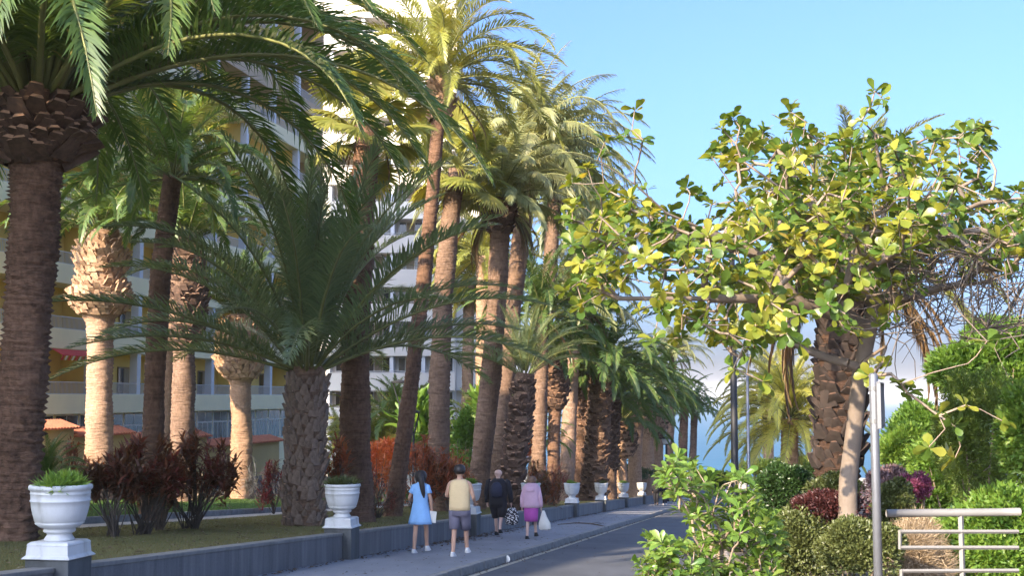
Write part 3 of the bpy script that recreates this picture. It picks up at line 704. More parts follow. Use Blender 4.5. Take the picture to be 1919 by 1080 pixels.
# ------------------------------------------------------------------ shrubs
def shrub_mat(k, stops, trans=.3, rough=.45): M[k] = leaf_mat(k, stops, trans, rough)
shrub_mat('cordyline', [(0,(.06,.03,.02)),(.35,(.12,.055,.03)),(.6,(.17,.05,.035)),(.85,(.26,.04,.045)),(1,(.22,.14,.05))], .3)
shrub_mat('croton', [(0,(.05,.08,.02)),(.35,(.18,.065,.03)),(.7,(.32,.085,.035)),(1,(.32,.19,.05))], .3)
shrub_mat('orange_bush', [(0,(.28,.06,.02)),(.5,(.48,.11,.03)),(1,(.50,.20,.06))], .35)
shrub_mat('hedge_dark', [(0,(.02,.045,.012)),(.5,(.035,.075,.02)),(1,(.06,.11,.03))], .2, .35)
shrub_mat('hedge_olive', [(0,(.04,.055,.015)),(.5,(.075,.095,.03)),(1,(.12,.14,.045))], .25)
shrub_mat('green_bush', [(0,(.07,.15,.025)),(.5,(.13,.24,.04)),(1,(.24,.34,.06))], .45)
shrub_mat('acacia', [(0,(.09,.15,.03)),(.5,(.15,.22,.045)),(1,(.25,.30,.08))], .4)
shrub_mat('magenta', [(0,(.11,.04,.07)),(.5,(.21,.05,.13)),(1,(.27,.12,.19))], .4)
shrub_mat('mauve', [(0,(.13,.09,.11)),(.5,(.22,.15,.18)),(1,(.30,.20,.24))], .3, .8)
shrub_mat('dark_red', [(0,(.025,.01,.01)),(.5,(.055,.017,.018)),(1,(.10,.03,.028))], .2)
M['straw'] = leaf_mat('straw', [(0,(.20,.15,.09)),(.5,(.34,.26,.17)),(1,(.45,.36,.25))], .15, .85, 1.0)
M['twig'] = plain('twig_bark', (.22,.17,.13), .9, var=.25, scale=8)
M['twig_dark'] = plain('dark_twig_bark', (.09,.07,.055), .9, var=.25, scale=8)
M['tree_bark'] = plain('pale_tree_bark', (.15,.12,.097), .85, var=.28, scale=3, bs=.5)
def bush_points(radii, n, shell=.45, lumps=9, seed=0):
    r = np.random.default_rng(seed)
    c = r.normal(size=(lumps, 3)); c = unit(c)*r.uniform(.35, .72, (lumps, 1)); c[:, 2] = np.abs(c[:, 2])*r.choice([1, 1, 1, -.6], lumps)
    k = r.integers(0, lumps+1, n); d = unit(r.normal(size=(n, 3))); rad = 1-shell*r.random(n)**1.6
    P = np.where((k == lumps)[:, None], d*rad[:, None]*.85, c[np.minimum(k, lumps-1)]+d*rad[:, None]*r.uniform(.30, .52, (lumps+1, 1))[k])
    return P*np.array(radii), unit(d*.8+P*.5)
def bush(name, label, cat, px, d, top, bot, wid, mat, n=2500, ls=.12, lw=.045, T=T_LANCE, stems=4, smat='twig', group=None, depth=None, up=.3, h=None, shell=.5, lumps=9, row=905, tip=None, lift=.0):
    """rounded shrub whose crown spans rows top..bot and wid pixels at depth d"""
    base = on_ground(px, d, LW if h is None else h); c = W(px, (top+bot)/2, d)
    rz = abs(W(px, top, d).z - W(px, bot, d).z)/2; rx = wid/2400*d/2; ry = depth/2 if depth else rx*.9
    t = thing(name, label, cat, base, 0, group); sd_ = abs(hash(label)) % 99991 if False else sum(map(ord, label))
    P, Nv = bush_points((rx, ry, rz), n, shell, lumps, sd_); off = np.array(c-base)
    r = np.random.default_rng(sd_+1); D = unit(Nv+r.normal(0, .55, (n, 3))+np.array([0, 0, up])); Nn = unit(np.cross(D, r.normal(size=(n, 3)))+np.array([0, 0, .4]))
    me = scatter_mesh('foliage', T, P+off, D, Nn, ls*r.uniform(.7, 1.25, n), lw*r.uniform(.8, 1.2, n), M[mat], r.random(n)); stuff(link('foliage', me, t))
    zlow = (c.z-rz)-base.z
    for i in range(stems):
        a = 2*math.pi*i/stems+r.random(); e = np.array([math.cos(a)*rx*.6, math.sin(a)*ry*.6, off[2]+rz*r.uniform(-.3, .5)])+np.array([off[0], off[1], 0])
        s_ = np.array([math.cos(a)*.06*rx, math.sin(a)*.06*rx, -.08]); mdl = (s_+e)/2+np.array([0, 0, .15*rz])+r.normal(0, .05, 3)*rx
        m_ = MB().tube([s_, s_*.6+mdl*.4, mdl, e*.6+mdl*.4, e], np.array([.035, .03, .024, .016, .007])*max(.5, min(1.6, rx)), 6)
        for q in range(4):
            f = np.array(mdl)*(1-q/5)+e*q/5; g_ = f+unit(r.normal(size=3)+np.array([0, 0, .6]))*rx*.4; m_.tube([f, (f+g_)/2+r.normal(0, .02, 3), g_], np.array([.012, .009, .004])*max(.5, rx), 4)
        m_.build('stem', M[smat], t)
    return t
def spiky(name, label, px, d, top, bot, wid, mat, heads=26, per=22, ls=.34, lw=.045, group=None, stems=9, smat='twig_dark', h=None):
    """bare branching stems each ending in a tuft of long strap leaves"""
    base = on_ground(px, d, LW if h is None else h); t = thing(name, label, 'shrub', base, 0, group)
    zt = W(px, top, d).z-base.z; zb = W(px, bot, d).z-base.z; rx = wid/2400*d/2; r = np.random.default_rng(sum(map(ord, label)))
    Hd = np.stack([r.uniform(-1, 1, heads)*rx, r.uniform(-1, 1, heads)*rx*.8, np.zeros(heads)], 1)
    ed = np.clip(1-(Hd[:, 0]/rx)**2*.5, .3, 1); Hd[:, 2] = zb+(zt-zb)*ed*r.uniform(.15, 1, heads)
    P = np.repeat(Hd, per, 0)+r.normal(0, .035, (heads*per, 3)); P[:, 2] -= r.random(heads*per)*.38*(zt-zb)
    az = r.random(heads*per)*2*math.pi; el = r.uniform(-.5, 1.25, heads*per); D = np.stack([np.cos(az)*np.cos(el), np.sin(az)*np.cos(el), np.sin(el)], 1)
    me = scatter_mesh('foliage', T_BLADE, P, D, np.stack([-np.sin(az)*.2, np.cos(az)*.2, np.ones(len(az))], 1), ls*r.uniform(.6, 1.15, len(P)), lw, M[mat], np.clip(np.repeat(r.random(heads), per)*.6+r.random(len(P))*.4, 0, 1)); stuff(link('foliage', me, t))
    roots = [np.array([r.normal(0, .12)*rx, r.normal(0, .12)*rx, -.05]) for _ in range(stems)]
    ms = [MB() for _ in range(stems)]
    for i in range(heads):
        k = i % stems; a = roots[k]; b_ = Hd[i]; q = a*.55+b_*.45; q[:2] += r.normal(0, .06, 2); q2 = a*.2+b_*.8; q2[:2] = b_[:2]*.85
        ms[k].tube([a, q, q2, b_], np.array([.013, .011, .009, .007]), 5)
    for m_ in ms: m_.build('stem', M[smat], t)
    return t
g1 = 'reddish shrubs on the lawn'
spiky('cordyline_shrub', 'dark reddish shrub right behind the nearest urn with bare grey stems', 215, 23.5, 850, 930, 105, 'cordyline', 26, 30, .30, .055, g1)
spiky('cordyline_shrub', 'tall brown leaved shrub in the middle of the near reddish cluster', 272, 24.5, 820, 915, 120, 'cordyline', 38, 34, .31, .055, g1, 7)
spiky('cordyline_shrub', 'widest and reddest shrub of the near cluster, beside the rough central palm', 365, 27.5, 812, 915, 140, 'cordyline', 46, 34, .31, .055, g1, 6)
spiky('cordyline_shrub', 'dark red shrub between the near cluster and the rough trunk', 305, 26.5, 840, 930, 90, 'cordyline', 26, 30, .30, .052, g1, 4)
spiky('cordyline_shrub', 'pinkish orange shrub behind the nearest urn beside the sunlit trunk', 120, 34, 828, 900, 120, 'croton', 36, 26, .30, .045, g1)
spiky('cordyline_shrub', 'small dark red shrub against the left side of the rough central trunk', 515, 40, 858, 935, 50, 'cordyline', 16, 24, .35, .05, g1, 4)
spiky('cordyline_shrub', 'pale bare twiggy shrub between the knobbed palms', 395, 52, 880, 930, 60, 'straw', 22, 12, .4, .03, g1, 8)
spiky('cordyline_shrub', 'pale bare bush left of the rough central trunk', 490, 50, 860, 930, 60, 'straw', 26, 12, .4, .03, g1, 8)
spiky('cordyline_shrub', 'red tipped shrub behind the second urn', 632, 31, 820, 900, 56, 'croton', 20, 28, .26, .045, g1, 4)
bush('shrub', 'green leafy shrub at the foot of the stout fan palm', 'shrub', 640, 34, 850, 960, 60, 'hedge_dark', 1800, .16, .05, group=g1)
bush('shrub', 'blazing orange sunlit bush behind the thin leaning trunk', 'shrub', 732, 54, 822, 900, 150, 'orange_bush', 6000, .22, .05, T_BLADE, group=g1, shell=.6)
spiky('cordyline_shrub', 'orange red shrub left of the thin leaning trunk base', 700, 46, 826, 905, 66, 'orange_bush', 30, 24, .34, .05, g1)
spiky('cordyline_shrub', 'dark brown shrub with orange tips above the woman in blue', 790, 41, 815, 925, 120, 'croton', 56, 28, .34, .055, g1)
spiky('cordyline_shrub', 'bare stemmed shrub left of the woman in blue', 705, 36, 880, 950, 70, 'cordyline', 24, 18, .22, .03, g1, 14)
spiky('cordyline_shrub', 'reddish shrub between the two front walkers', 845, 44, 850, 925, 90, 'croton', 40, 24, .30, .045, g1)
bush('shrub', 'pinkish red bush behind the person in the yellow tank top', 'shrub', 840, 54, 840, 905, 120, 'croton', 4200, .20, .05, T_BLADE, group=g1)
bush('shrub', 'green shrub between the reddish brown trunk and the curved pair', 'shrub', 868, 50, 760, 890, 60, 'green_bush', 2600, .2, .07, group=g1)
spiky('cordyline_shrub', 'dark red brown hedge like shrub behind the woman in pink', 990, 50, 855, 935, 110, 'croton', 60, 24, .30, .05, g1)
spiky('cordyline_shrub', 'dark shrub right of the woman in pink', 1035, 57, 865, 930, 60, 'cordyline', 34, 22, .32, .05, g1)
bush('shrub', 'yellow flowered bush above the woman in pink', 'shrub', 980, 62, 818, 862, 60, 'orange_bush', 1800, .16, .06, group=g1)
bush('shrub', 'dark low bush under the stout middle palm', 'shrub', 1150, 92, 872, 912, 150, 'hedge_dark', 2600, .3, .1, group=g1)
bush('shrub', 'light green bush beside the lit trunks near the distant walkers', 'shrub', 1200, 100, 850, 905, 46, 'green_bush', 1800, .3, .1, group=g1)
# pale wide leaf bush with big leaves behind: banana like clump
for (px, d, top, bot, wd, lb) in ((782, 56, 745, 860, 70, 'dark green broad leaved clump behind the thin leaning trunk'), (812, 62, 770, 870, 60, 'green clump left of the reddish brown trunk'), (920, 60, 700, 850, 70, 'broad leaved green clump behind the curved pair')):
    bush('leafy_clump', lb, 'shrub', px, d, top, bot, wd, 'green_bush', 260, .9, .22, T_OVATE, stems=3, group='broad leaved clumps', up=.9)
# right hand hedges
g2 = 'clipped shrubs on the right'
bush('hedge', 'round dark clipped bush left of the patterned palm trunk', 'hedge', 1467, 20, 866, 975, 118, 'hedge_dark', 15000, .055, .028, T_OVATE, group=g2, shell=.28, lumps=7, h=0)
bush('hedge', 'light green bush at the foot of the patterned palm trunk', 'hedge', 1560, 19.5, 890, 950, 120, 'hedge_olive', 9000, .06, .03, T_OVATE, group=g2, shell=.35, h=0)
bush('hedge', 'dark red leaved bush above the nearest round hedge', 'hedge', 1568, 14.5, 916, 990, 150, 'dark_red', 9000, .05, .022, T_LANCE, group=g2, shell=.45, h=0)
bush('hedge', 'round olive clipped hedge nearest the grey sign post', 'hedge', 1612, 12.5, 970, 1125, 175, 'hedge_olive', 22000, .042, .02, T_OVATE, group=g2, shell=.25, h=0)
bush('hedge', 'olive hedge left of the nearest round one', 'hedge', 1500, 14.5, 935, 1100, 140, 'hedge_olive', 16000, .05, .024, T_OVATE, group=g2, shell=.3, h=0)
bush('hedge', 'green hedge under the dark round bush', 'hedge', 1455, 16, 965, 1090, 120, 'hedge_dark', 12000, .05, .026, T_OVATE, group=g2, shell=.3, h=0)
bush('hedge', 'hedge strip behind the grey sign post', 'hedge', 1668, 15, 905, 1060, 90, 'hedge_olive', 12000, .055, .026, T_OVATE, group=g2, shell=.4, h=0)
bush('bougainvillea', 'greyish mauve faded flowering mound behind the sign post', 'bush', 1668, 17, 870, 985, 120, 'mauve', 14000, .05, .022, T_LANCE, group=g2, shell=.55, h=0)
bush('bougainvillea', 'bright magenta flowering patch on the mauve mound', 'bush', 1715, 16.2, 880, 950, 62, 'magenta', 3500, .045, .026, T_LANCE, group=g2, shell=.6, h=0)
bush('dry_bush', 'dry straw coloured tangle behind the railing', 'bush', 1720, 13.5, 955, 1130, 130, 'straw', 15000, .13, .008, T_TRI, group=g2, shell=.8, h=0, stems=6)
g3 = 'tall thicket on the right'
bush('thicket_bush', 'dense bright green bush right of the sign post top', 'bush', 1735, 31, 742, 930, 190, 'green_bush', 26000, .15, .065, T_LANCE, group=g3, h=0, lumps=12, shell=.6)
bush('thicket_bush', 'tall feathery green thicket behind the railing', 'bush', 1830, 17.5, 690, 990, 190, 'acacia', 34000, .06, .018, T_LANCE, group=g3, h=0, lumps=14, shell=.7)
bush('thicket_bush', 'dark green upper thicket at the right edge', 'bush', 1870, 20.5, 600, 800, 240, 'green_bush', 18000, .12, .05, T_LANCE, group=g3, h=0, lumps=12, shell=.6)
bush('thicket_bush', 'green bushes low behind the railing bars', 'bush', 1860, 14, 900, 1140, 230, 'green_bush', 20000, .075, .035, T_LANCE, group=g3, h=0, lumps=12, shell=.6)
bush('thicket_bush', 'leafy bush at the right edge beside the thicket', 'bush', 1950, 15.5, 700, 1000, 160, 'green_bush', 14000, .08, .04, T_LANCE, group=g3, h=0, lumps=12, shell=.6)
bush('thicket_bush', 'bright bush filling the gap behind the dry tangle', 'bush', 1790, 21, 820, 1010, 190, 'green_bush', 16000, .10, .045, T_LANCE, group=g3, h=0, lumps=12, shell=.6)
bush('thicket_bush', 'green bush behind the mauve mound', 'bush', 1690, 28, 800, 900, 110, 'green_bush', 9000, .12, .05, T_LANCE, group=g3, h=0)
bush('thicket_bush', 'yellowish green strip of bush below the bright low palm', 'bush', 1480, 44, 855, 915, 200, 'acacia', 9000, .14, .06, T_LANCE, group=g3, h=0)
bush('thicket_bush', 'far dark bush at the end of the street on the right', 'bush', 1345, 95, 885, 920, 70, 'hedge_dark', 4000, .3, .12, T_LANCE, group=g3, h=0)
# plants in the urns
for i, s in enumerate(US[:7]):
    c = ST(s, -7.93, .602+.80); o = bush_points((.30, .30, .10 if i else .12), 500 if i else 900, 1, 4, 50+i)
    r = np.random.default_rng(i); D = unit(o[1]+r.normal(0, .4, o[1].shape)+np.array([0, 0, .8]))
    me = scatter_mesh('urn_plant', T_BLADE, o[0], D, r.normal(size=D.shape), .16 if i in (0, 1) else .10, .018, M['hedge_olive' if i % 2 else 'green_bush'])
    p = link('urn_plant', me, None, c); tag(p, ['low grassy plant growing in the nearest urn','trailing plant in the urn beside the rough trunk','plant in the urn behind the yellow tank top','plant in the urn between the man in black and the woman in pink','sparse plant in the first urn past the woman in pink','small plant in the second urn past the woman in pink','small plant in the third urn past the woman in pink'][i], 'plant', 'plants in the urns')

# ------------------------------------------------------------------ broad leaved tree and shrub built from a branching graph
def graph_tree(tips, root_nodes, root_parent, bend=.0, seed=1, step=.35, maxr=.09):
    r = np.random.default_rng(seed); nodes = [np.array(p, float) for p in root_nodes]; par = list(root_parent); ends = []
    f0 = np.array(root_nodes[-1]); order = np.argsort(np.linalg.norm(tips-np.array(root_nodes[len(root_nodes)//2]), axis=1))
    plen = [0.0]*len(nodes)
    for i in range(1, len(nodes)): plen[i] = plen[par[i]]+np.linalg.norm(nodes[i]-nodes[par[i]])
    lock = 2
    for k in order:
        tp = tips[k]; A = np.array(nodes); dist = np.linalg.norm(A-tp, axis=1); cost = dist+.28*np.array(plen); cost[:lock] += 99
        j = int(np.argmin(cost)); d = dist[j]; m_ = max(1, int(d/step)); cur = j; prev = nodes[j]
        side = r.normal(0, .13, 3)*d; side2 = r.normal(0, .05, 3)*d
        for q in range(1, m_+1):
            u = q/m_; p = nodes[j]*(1-u)+tp*u+side*math.sin(math.pi*u)+side2*math.sin(2*math.pi*u)-np.array([0,0,1])*.06*d*math.sin(math.pi*u)
            nodes.append(p); par.append(cur); plen.append(plen[cur]+np.linalg.norm(p-nodes[cur])); cur = len(nodes)-1
        ends.append((k, cur))
    cnt = np.zeros(len(nodes))
    for _, e in ends: cnt[e] += 1
    for i in range(len(nodes)-1, 0, -1): cnt[par[i]] += cnt[i]
    return nodes, par, cnt, ends
def graph_mesh(nodes, par, rad, sel, mat, name, parent, sides=5):
    V = []; F = []; b = 0
    for i in sel:
        if par[i] < 0: continue
        a = nodes[par[i]]; c = nodes[i]; 
        v, f = tube_np([a, c+(c-a)*.02], [rad[par[i]] if rad[par[i]] < rad[i]*1.8 else rad[i]*1.15, rad[i]], sides); V.append(v); F.append(f+b); b += len(v)
    if not V: return None
    return link(name, mesh_np(name, np.concatenate(V), np.concatenate(F), mat, smooth=True), parent)
def interp_env(px, pts): return np.interp(px, [p[0] for p in pts], [p[1] for p in pts])
def rosettes(t, base, tips, dirs, mat_name, per, ls, lw, T, name, nobj=300, seed=3, spread=.9, variants=5):
    r = np.random.default_rng(seed); rows = []
    for p, d in zip(tips, dirs):
        k = int(r.integers(per[0], per[1]+1)); d = unit(d); a = unit(np.cross(d, r.normal(size=3))); b_ = np.cross(d, a); a0 = r.random()*6.28
        tone = r.random()
        for i in range(k):
            th = a0+2.4*i; lift = r.uniform(-.15, 1.0)
            D = unit((a*math.cos(th)+b_*math.sin(th))*math.cos(lift)+d*math.sin(lift)+np.array([0,0,-.10])); N = unit(d+r.normal(0, .25, 3))
            rows.append((p+d*r.uniform(-.08, .03)*ls*3, D, N, ls*r.uniform(.5, 1.25), tone*.6+r.random()*.4))
    P = np.array([q[0] for q in rows]); D = np.array([q[1] for q in rows]); N = np.array([q[2] for q in rows]); Ls = np.array([q[3] for q in rows]); tn = np.array([q[4] for q in rows])
    dist = np.linalg.norm(P+np.array(base), axis=1)/Ls; order = np.argsort(dist); near = order[:nobj]; rest = order[nobj:]
    me = scatter_mesh('foliage', T, P[rest], D[rest], N[rest], Ls[rest], Ls[rest]*lw, M[mat_name], tn[rest]); stuff(link('foliage', me, t))
    lm = [scatter_mesh('leaf', T, np.zeros((1,3)), np.array([[1.,0,0]]), np.array([[0,0,1.]]), 1.0, lw, M[mat_name], np.array([k/(variants-1)])) for k in range(variants)]
    for i in near:
        o = link('leaf', lm[min(variants-1, int(tn[i]*variants))], t); X = D[i]; Y = unit(np.cross(N[i], X)); Z = np.cross(X, Y)
        mt = Matrix(((X[0],Y[0],Z[0],P[i][0]),(X[1],Y[1],Z[1],P[i][1]),(X[2],Y[2],Z[2],P[i][2]),(0,0,0,1)))
        o.matrix_basis = mt @ Matrix.Diagonal((Ls[i], Ls[i], Ls[i], 1))
M['almond'] = leaf_mat('broad_tree_leaf', [(0,(.05,.11,.02)),(.30,(.09,.155,.025)),(.5,(.23,.25,.035)),(.78,(.38,.34,.05)),(.94,(.34,.25,.06)),(1,(.30,.14,.05))], .42, .36, 1.5)
M['clusia'] = leaf_mat('shrub_leaf', [(0,(.07,.15,.025)),(.5,(.13,.22,.04)),(1,(.26,.30,.08))], .38, .3, 1.4)
def almond():
    D0 = 14.0; base = on_ground(1588, D0+.3, -.05)
    t = thing('broad_leaved_tree', 'wide spreading tree with rosettes of big yellow green leaves and tangled bare twigs, right side', 'tree', base)
    top = [(1075,262),(1100,240),(1150,260),(1195,290),(1240,330),(1290,330),(1335,262),(1385,225),(1440,235),(1480,215),(1540,250),(1600,262),(1640,250),(1700,262),(1760,252),(1800,238),(1850,240),(1862,330),(1905,345),(1990,330)]
    bot = [(1060,560),(1120,600),(1200,640),(1300,655),(1350,640),(1440,650),(1520,600),(1620,640),(1700,560),(1800,520),(1919,520),(1990,500)]
    r = np.random.default_rng(11); tips = []
    ph = r.uniform(0, 6, 6)
    while len(tips) < 900:
        px = r.uniform(1062, 1985); a = interp_env(px, top); b_ = interp_env(px, bot); py = a+(b_-a)*r.random()**1.05
        if px > 1690 and py > 470 and r.random() < .8: continue
        if 1180 < px < 1330 and py < 350: continue
        if px < 1330 and py < 340 and r.random() < .85: continue
        if px < 1200 and py > 350 and r.random() < .25: continue
        rel = abs(px-1600)/520; dd = D0+r.uniform(-1, 1)*2.6*math.sqrt(max(.08, 1-rel*rel*.7))
        q = W(px, py, dd); vn = math.sin(q.x*2.3+ph[0]+math.sin(q.z*2.1))+math.sin(q.z*3.4+ph[1]+math.sin(q.x*1.7+q.y))+math.sin(q.y*1.9+ph[2]+q.x)
        if vn < -.35 and r.random() < .9: continue
        if px < 1330 and r.random() < .3: continue
        tips.append(np.array(q-base))
    ex = [(1190,205,13.2),(1205,262,13.1),(1170,255,13.1),(1640,170,13.5),(1655,185,13.5),(1632,200,13.4),(1615,225,13.4),(1352,240,13.6),(1375,222,13.7),(1480,208,13.8),(1800,236,14.5),(1826,243,14.6),(1845,236,14.5),(1685,305,12.6)]
    low = [(1655,680,13.0),(1630,705,12.8),(1500,645,12),(1450,590,11.8),(1410,640,12),(1700,735,12.4),(1810,760,12.3),(1790,800,12.3),(1880,790,12.3),(1740,840,12.3),(1850,640,12.2),(1690,720,12.4),(1760,780,12.4),(1790,860,12.4),(1470,620,11.9),(1375,690,12.2),(1395,650,12.2),(1430,715,12.2)]
    tips += [np.array(W(*e)-base) for e in ex+low]
    tips = np.array(tips)
    rn = [W(1588, 1060, 14.3), W(1590, 900, 14.2), W(1602, 800, 14.1), W(1612, 700, 14.0), W(1630, 620, 13.9), W(1640, 560, 13.9), W(1646, 500, 13.9), W(1650, 440, 13.9)]
    rp = [-1, 0, 1, 2, 3, 4, 5, 6]
    def limb(frm, pts):
        for i, p in enumerate(pts): rn.append(W(*p)); rp.append(frm if i == 0 else len(rn)-2)
    limb(4, [(1680,612,13.8),(1730,620,13.6),(1790,628,13.5),(1850,615,13.4),(1919,590,13.3),(1980,570,13.2)])
    limb(5, [(1700,560,13.9),(1760,540,14.1),(1840,530,14.3),(1930,515,14.6)])
    limb(5, [(1590,545,14.0),(1540,520,14.2),(1480,500,14.3),(1400,470,14.2),(1320,430,14.0),(1250,400,13.7),(1190,345,13.4),(1120,300,13.2)])
    limb(4, [(1580,590,13.7),(1500,570,13.4),(1420,560,13.1),(1330,560,12.9),(1240,560,12.9),(1160,560,13.0)])
    limb(6, [(1600,450,13.8),(1540,400,13.7),(1460,350,13.6),(1390,300,13.6)])
    limb(7, [(1660,380,13.9),(1650,320,13.8),(1640,250,13.6)])
    limb(6, [(1710,450,14.0),(1780,400,14.2),(1850,380,14.4),(1930,370,14.6)])
    limb(6, [(1700,500,14.6),(1760,450,15.2),(1830,430,15.6)])
    rn = [np.array(p-base) for p in rn]
    nodes, par, cnt, ends = graph_tree(tips, rn, rp, seed=5, step=.16)
    rad = np.clip(.0058*np.maximum(cnt, .6)**.50, .0045, .10); rad[:5] = [.125,.115,.105,.10,.095]
    trunk = MB().tube([nodes[i] for i in range(0, 8)], [.115,.10,.09,.085,.08,.072,.06,.05], 14).build('trunk', M['tree_bark'], t, smooth=True)
    sel_b = [i for i in range(8, len(nodes)) if rad[i] > .022]; sel_t = [i for i in range(8, len(nodes)) if rad[i] <= .022]
    stuff(graph_mesh(nodes, par, rad, sel_b, M['tree_bark'], 'branches', t, 8)); stuff(graph_mesh(nodes, par, rad, sel_t, M['twig'], 'twigs', t, 4))
    # extra bare twigs at right
    ex_n = []; ex_p = []; ex_r = []
    V = []; F = []; b = 0
    for _ in range(330):
        px = r.uniform(1640, 1960); py = r.uniform(430, 640); p = np.array(W(px, py, 14+r.uniform(-1.6, 1.6))-base); d = unit(np.array([r.normal(.3, 1), r.normal(0, .8), r.normal(.05, .55)])); L_ = r.uniform(.25, .8)
        c = unit(np.cross(d, r.normal(size=3)))*L_*.22; pts = [p, p+d*L_*.33+c, p+d*L_*.66+c*.9, p+d*L_+c*r.uniform(-1, 1)]
        j = min(range(8, len(nodes), 3), key=lambda q: abs(nodes[q]-p).sum())
        v, f = tube_np([nodes[j]]+pts, [.007,.006,.0055,.005,.003], 4); V.append(v); F.append(f+b); b += len(v)
    stuff(link('bare_twigs', mesh_np('bare_twigs', np.concatenate(V), np.concatenate(F), M['tree_bark'], smooth=True), t))
    dirs = []; pos = []
    for k, e in ends:
        d = nodes[e]-nodes[par[e]]; dirs.append(unit(d)*.55+np.array([0, 0, .65])+r.normal(0, .2, 3)); pos.append(nodes[e])
    rosettes(t, base, pos, dirs, 'almond', (8, 12), .148, .58, T_OVATE2, 'leaf')
T_OVATE2 = (np.array([(0,0,0),(.12,-.05,0),(.12,.05,0),(.40,-.27,.05),(.42,0,.0),(.40,.27,.05),(.70,-.48,.04),(.72,0,-.01),(.70,.48,.04),(.90,-.36,-.03),(.90,.36,-.03),(1,0,-.10)]),
   np.array([(0,1,2),(1,3,4),(1,4,2),(2,4,5),(3,6,7),(3,7,4),(4,7,8),(4,8,5),(6,9,7),(7,10,8),(9,11,7),(7,11,10)]))
almond()
def front_shrub(label, px, d, top, bot, ntip, ls, seed, drange=.8):
    base = on_ground(px, d, -.05); t = thing('broad_leaved_shrub', label, 'shrub', base, 0, 'light green shrubs in the foreground')
    r = np.random.default_rng(seed); x0, x1 = top[0][0], top[-1][0]; tips = []
    while len(tips) < ntip:
        q = r.uniform(x0, x1); a = interp_env(q, top); b_ = interp_env(q, bot); py = a+(b_-a)*r.random()
        tips.append(np.array(W(q, py, d+r.uniform(-drange, drange))-base))
    tips = np.array(tips); rn = [np.zeros(3), np.array([.02, 0, .25]), np.array([.03, 0, .5])]; nodes, par, cnt, ends = graph_tree(tips, rn, [-1, 0, 1], seed=seed, step=.10)
    rad = np.clip(.0035*np.maximum(cnt, 1)**.48, .003, .035); stuff(graph_mesh(nodes, par, rad, range(1, len(nodes)), M['twig'], 'stems', t, 5))
    dirs = [unit(nodes[e]-nodes[par[e]])*.5+np.array([0, 0, .7]) for _, e in ends]
    rosettes(t, base, [nodes[e] for _, e in ends], dirs, 'clusia', (8, 12), ls, .42, T_OVATE2, 'leaf', seed=seed)
front_shrub('tall light green leafy shrub in the foreground hiding the right edge of the street', 1345, 10.5, [(1244,900),(1256,862),(1278,850),(1310,880),(1345,905),(1375,885),(1400,890),(1430,960),(1462,985)], [(1246,915),(1268,950),(1300,1000),(1310,1120),(1400,1150),(1462,1090)], 230, .115, 21)
front_shrub('low light green shrub at the bottom edge in front of the street', 1252, 9.4, [(1198,1040),(1220,1005),(1245,1015),(1280,1020),(1320,1030)], [(1198,1110),(1320,1160)], 90, .10, 22, .5)

# ------------------------------------------------------------------ people
M['skin'] = plain('skin', (.50,.29,.20), .55, var=.08, scale=5); M['skin_pale'] = plain('pale_skin', (.58,.38,.31), .55, var=.08, scale=5)
M['hair_dark'] = plain('dark_hair', (.018,.014,.014), .5, var=.3, scale=20, stretch=(6,6,1)); M['hair_brown'] = plain('brown_hair', (.16,.09,.055), .6, var=.3, scale=20)
def cloth(k, c, var=.1): M[k] = plain(k, c, .85, var=var, scale=7, bs=.3)
cloth('blue_dress', (.25,.47,.80), .06); cloth('yellow_tank', (.72,.54,.30), .05); cloth('grey_shorts', (.15,.14,.19)); cloth('black_cloth', (.012,.012,.018), .2)
cloth('pink_jacket', (.62,.40,.50), .06); cloth('magenta_skirt', (.42,.08,.36), .08); cloth('white_shoe', (.70,.68,.66), .06); cloth('black_shoe', (.02,.02,.022)); cloth('white_bag', (.70,.68,.62), .05)
cloth('dark_cloth', (.02,.025,.05), .2)
m, t, b, _ = new_mat('patterned_cloth'); v = t.nodes.new('ShaderNodeTexVoronoi'); v.inputs['Scale'].default_value = 22; tc = t.nodes.new('ShaderNodeTexCoord'); t.links.new(tc.outputs['Object'], v.inputs['Vector'])
t.links.new(ramp(t, v.outputs['Distance'], [(.38,(.65,.66,.68)),(.44,(.02,.02,.03))]), b.inputs['Base Color']); b.inputs['Roughness'].default_value = .8; M['pattern'] = m
def loft(name, rings, mat, parent, n=32, pleat=0, sub=True, cap_top=False):
    vs = []
    for (cx, cy, z, rx, ry, pl) in rings:
        for i in range(n):
            a = 2*math.pi*i/n; k = 1+pl*math.cos(a*9+z*3)*.5+pl*.5*math.cos(a*5+1.3); e = .85
            ca, sa = math.cos(a), math.sin(a); vs.append((cx+rx*k*math.copysign(abs(ca)**e, ca), cy+ry*k*math.copysign(abs(sa)**e, sa), z))
    fs = [(j*n+i, j*n+(i+1)%n, (j+1)*n+(i+1)%n, (j+1)*n+i) for j in range(len(rings)-1) for i in range(n)]
    if cap_top: fs.append(tuple((len(rings)-1)*n+i for i in range(n)))
    me = bpy.data.meshes.new(name); me.from_pydata(vs, [], fs); me.materials.append(mat); me.polygons.foreach_set('use_smooth', [True]*len(fs)); me.update()
    o = link(name, me, parent); m_ = o.modifiers.new('thickness', 'SOLIDIFY'); m_.thickness = .008; m_.offset = 1; return o
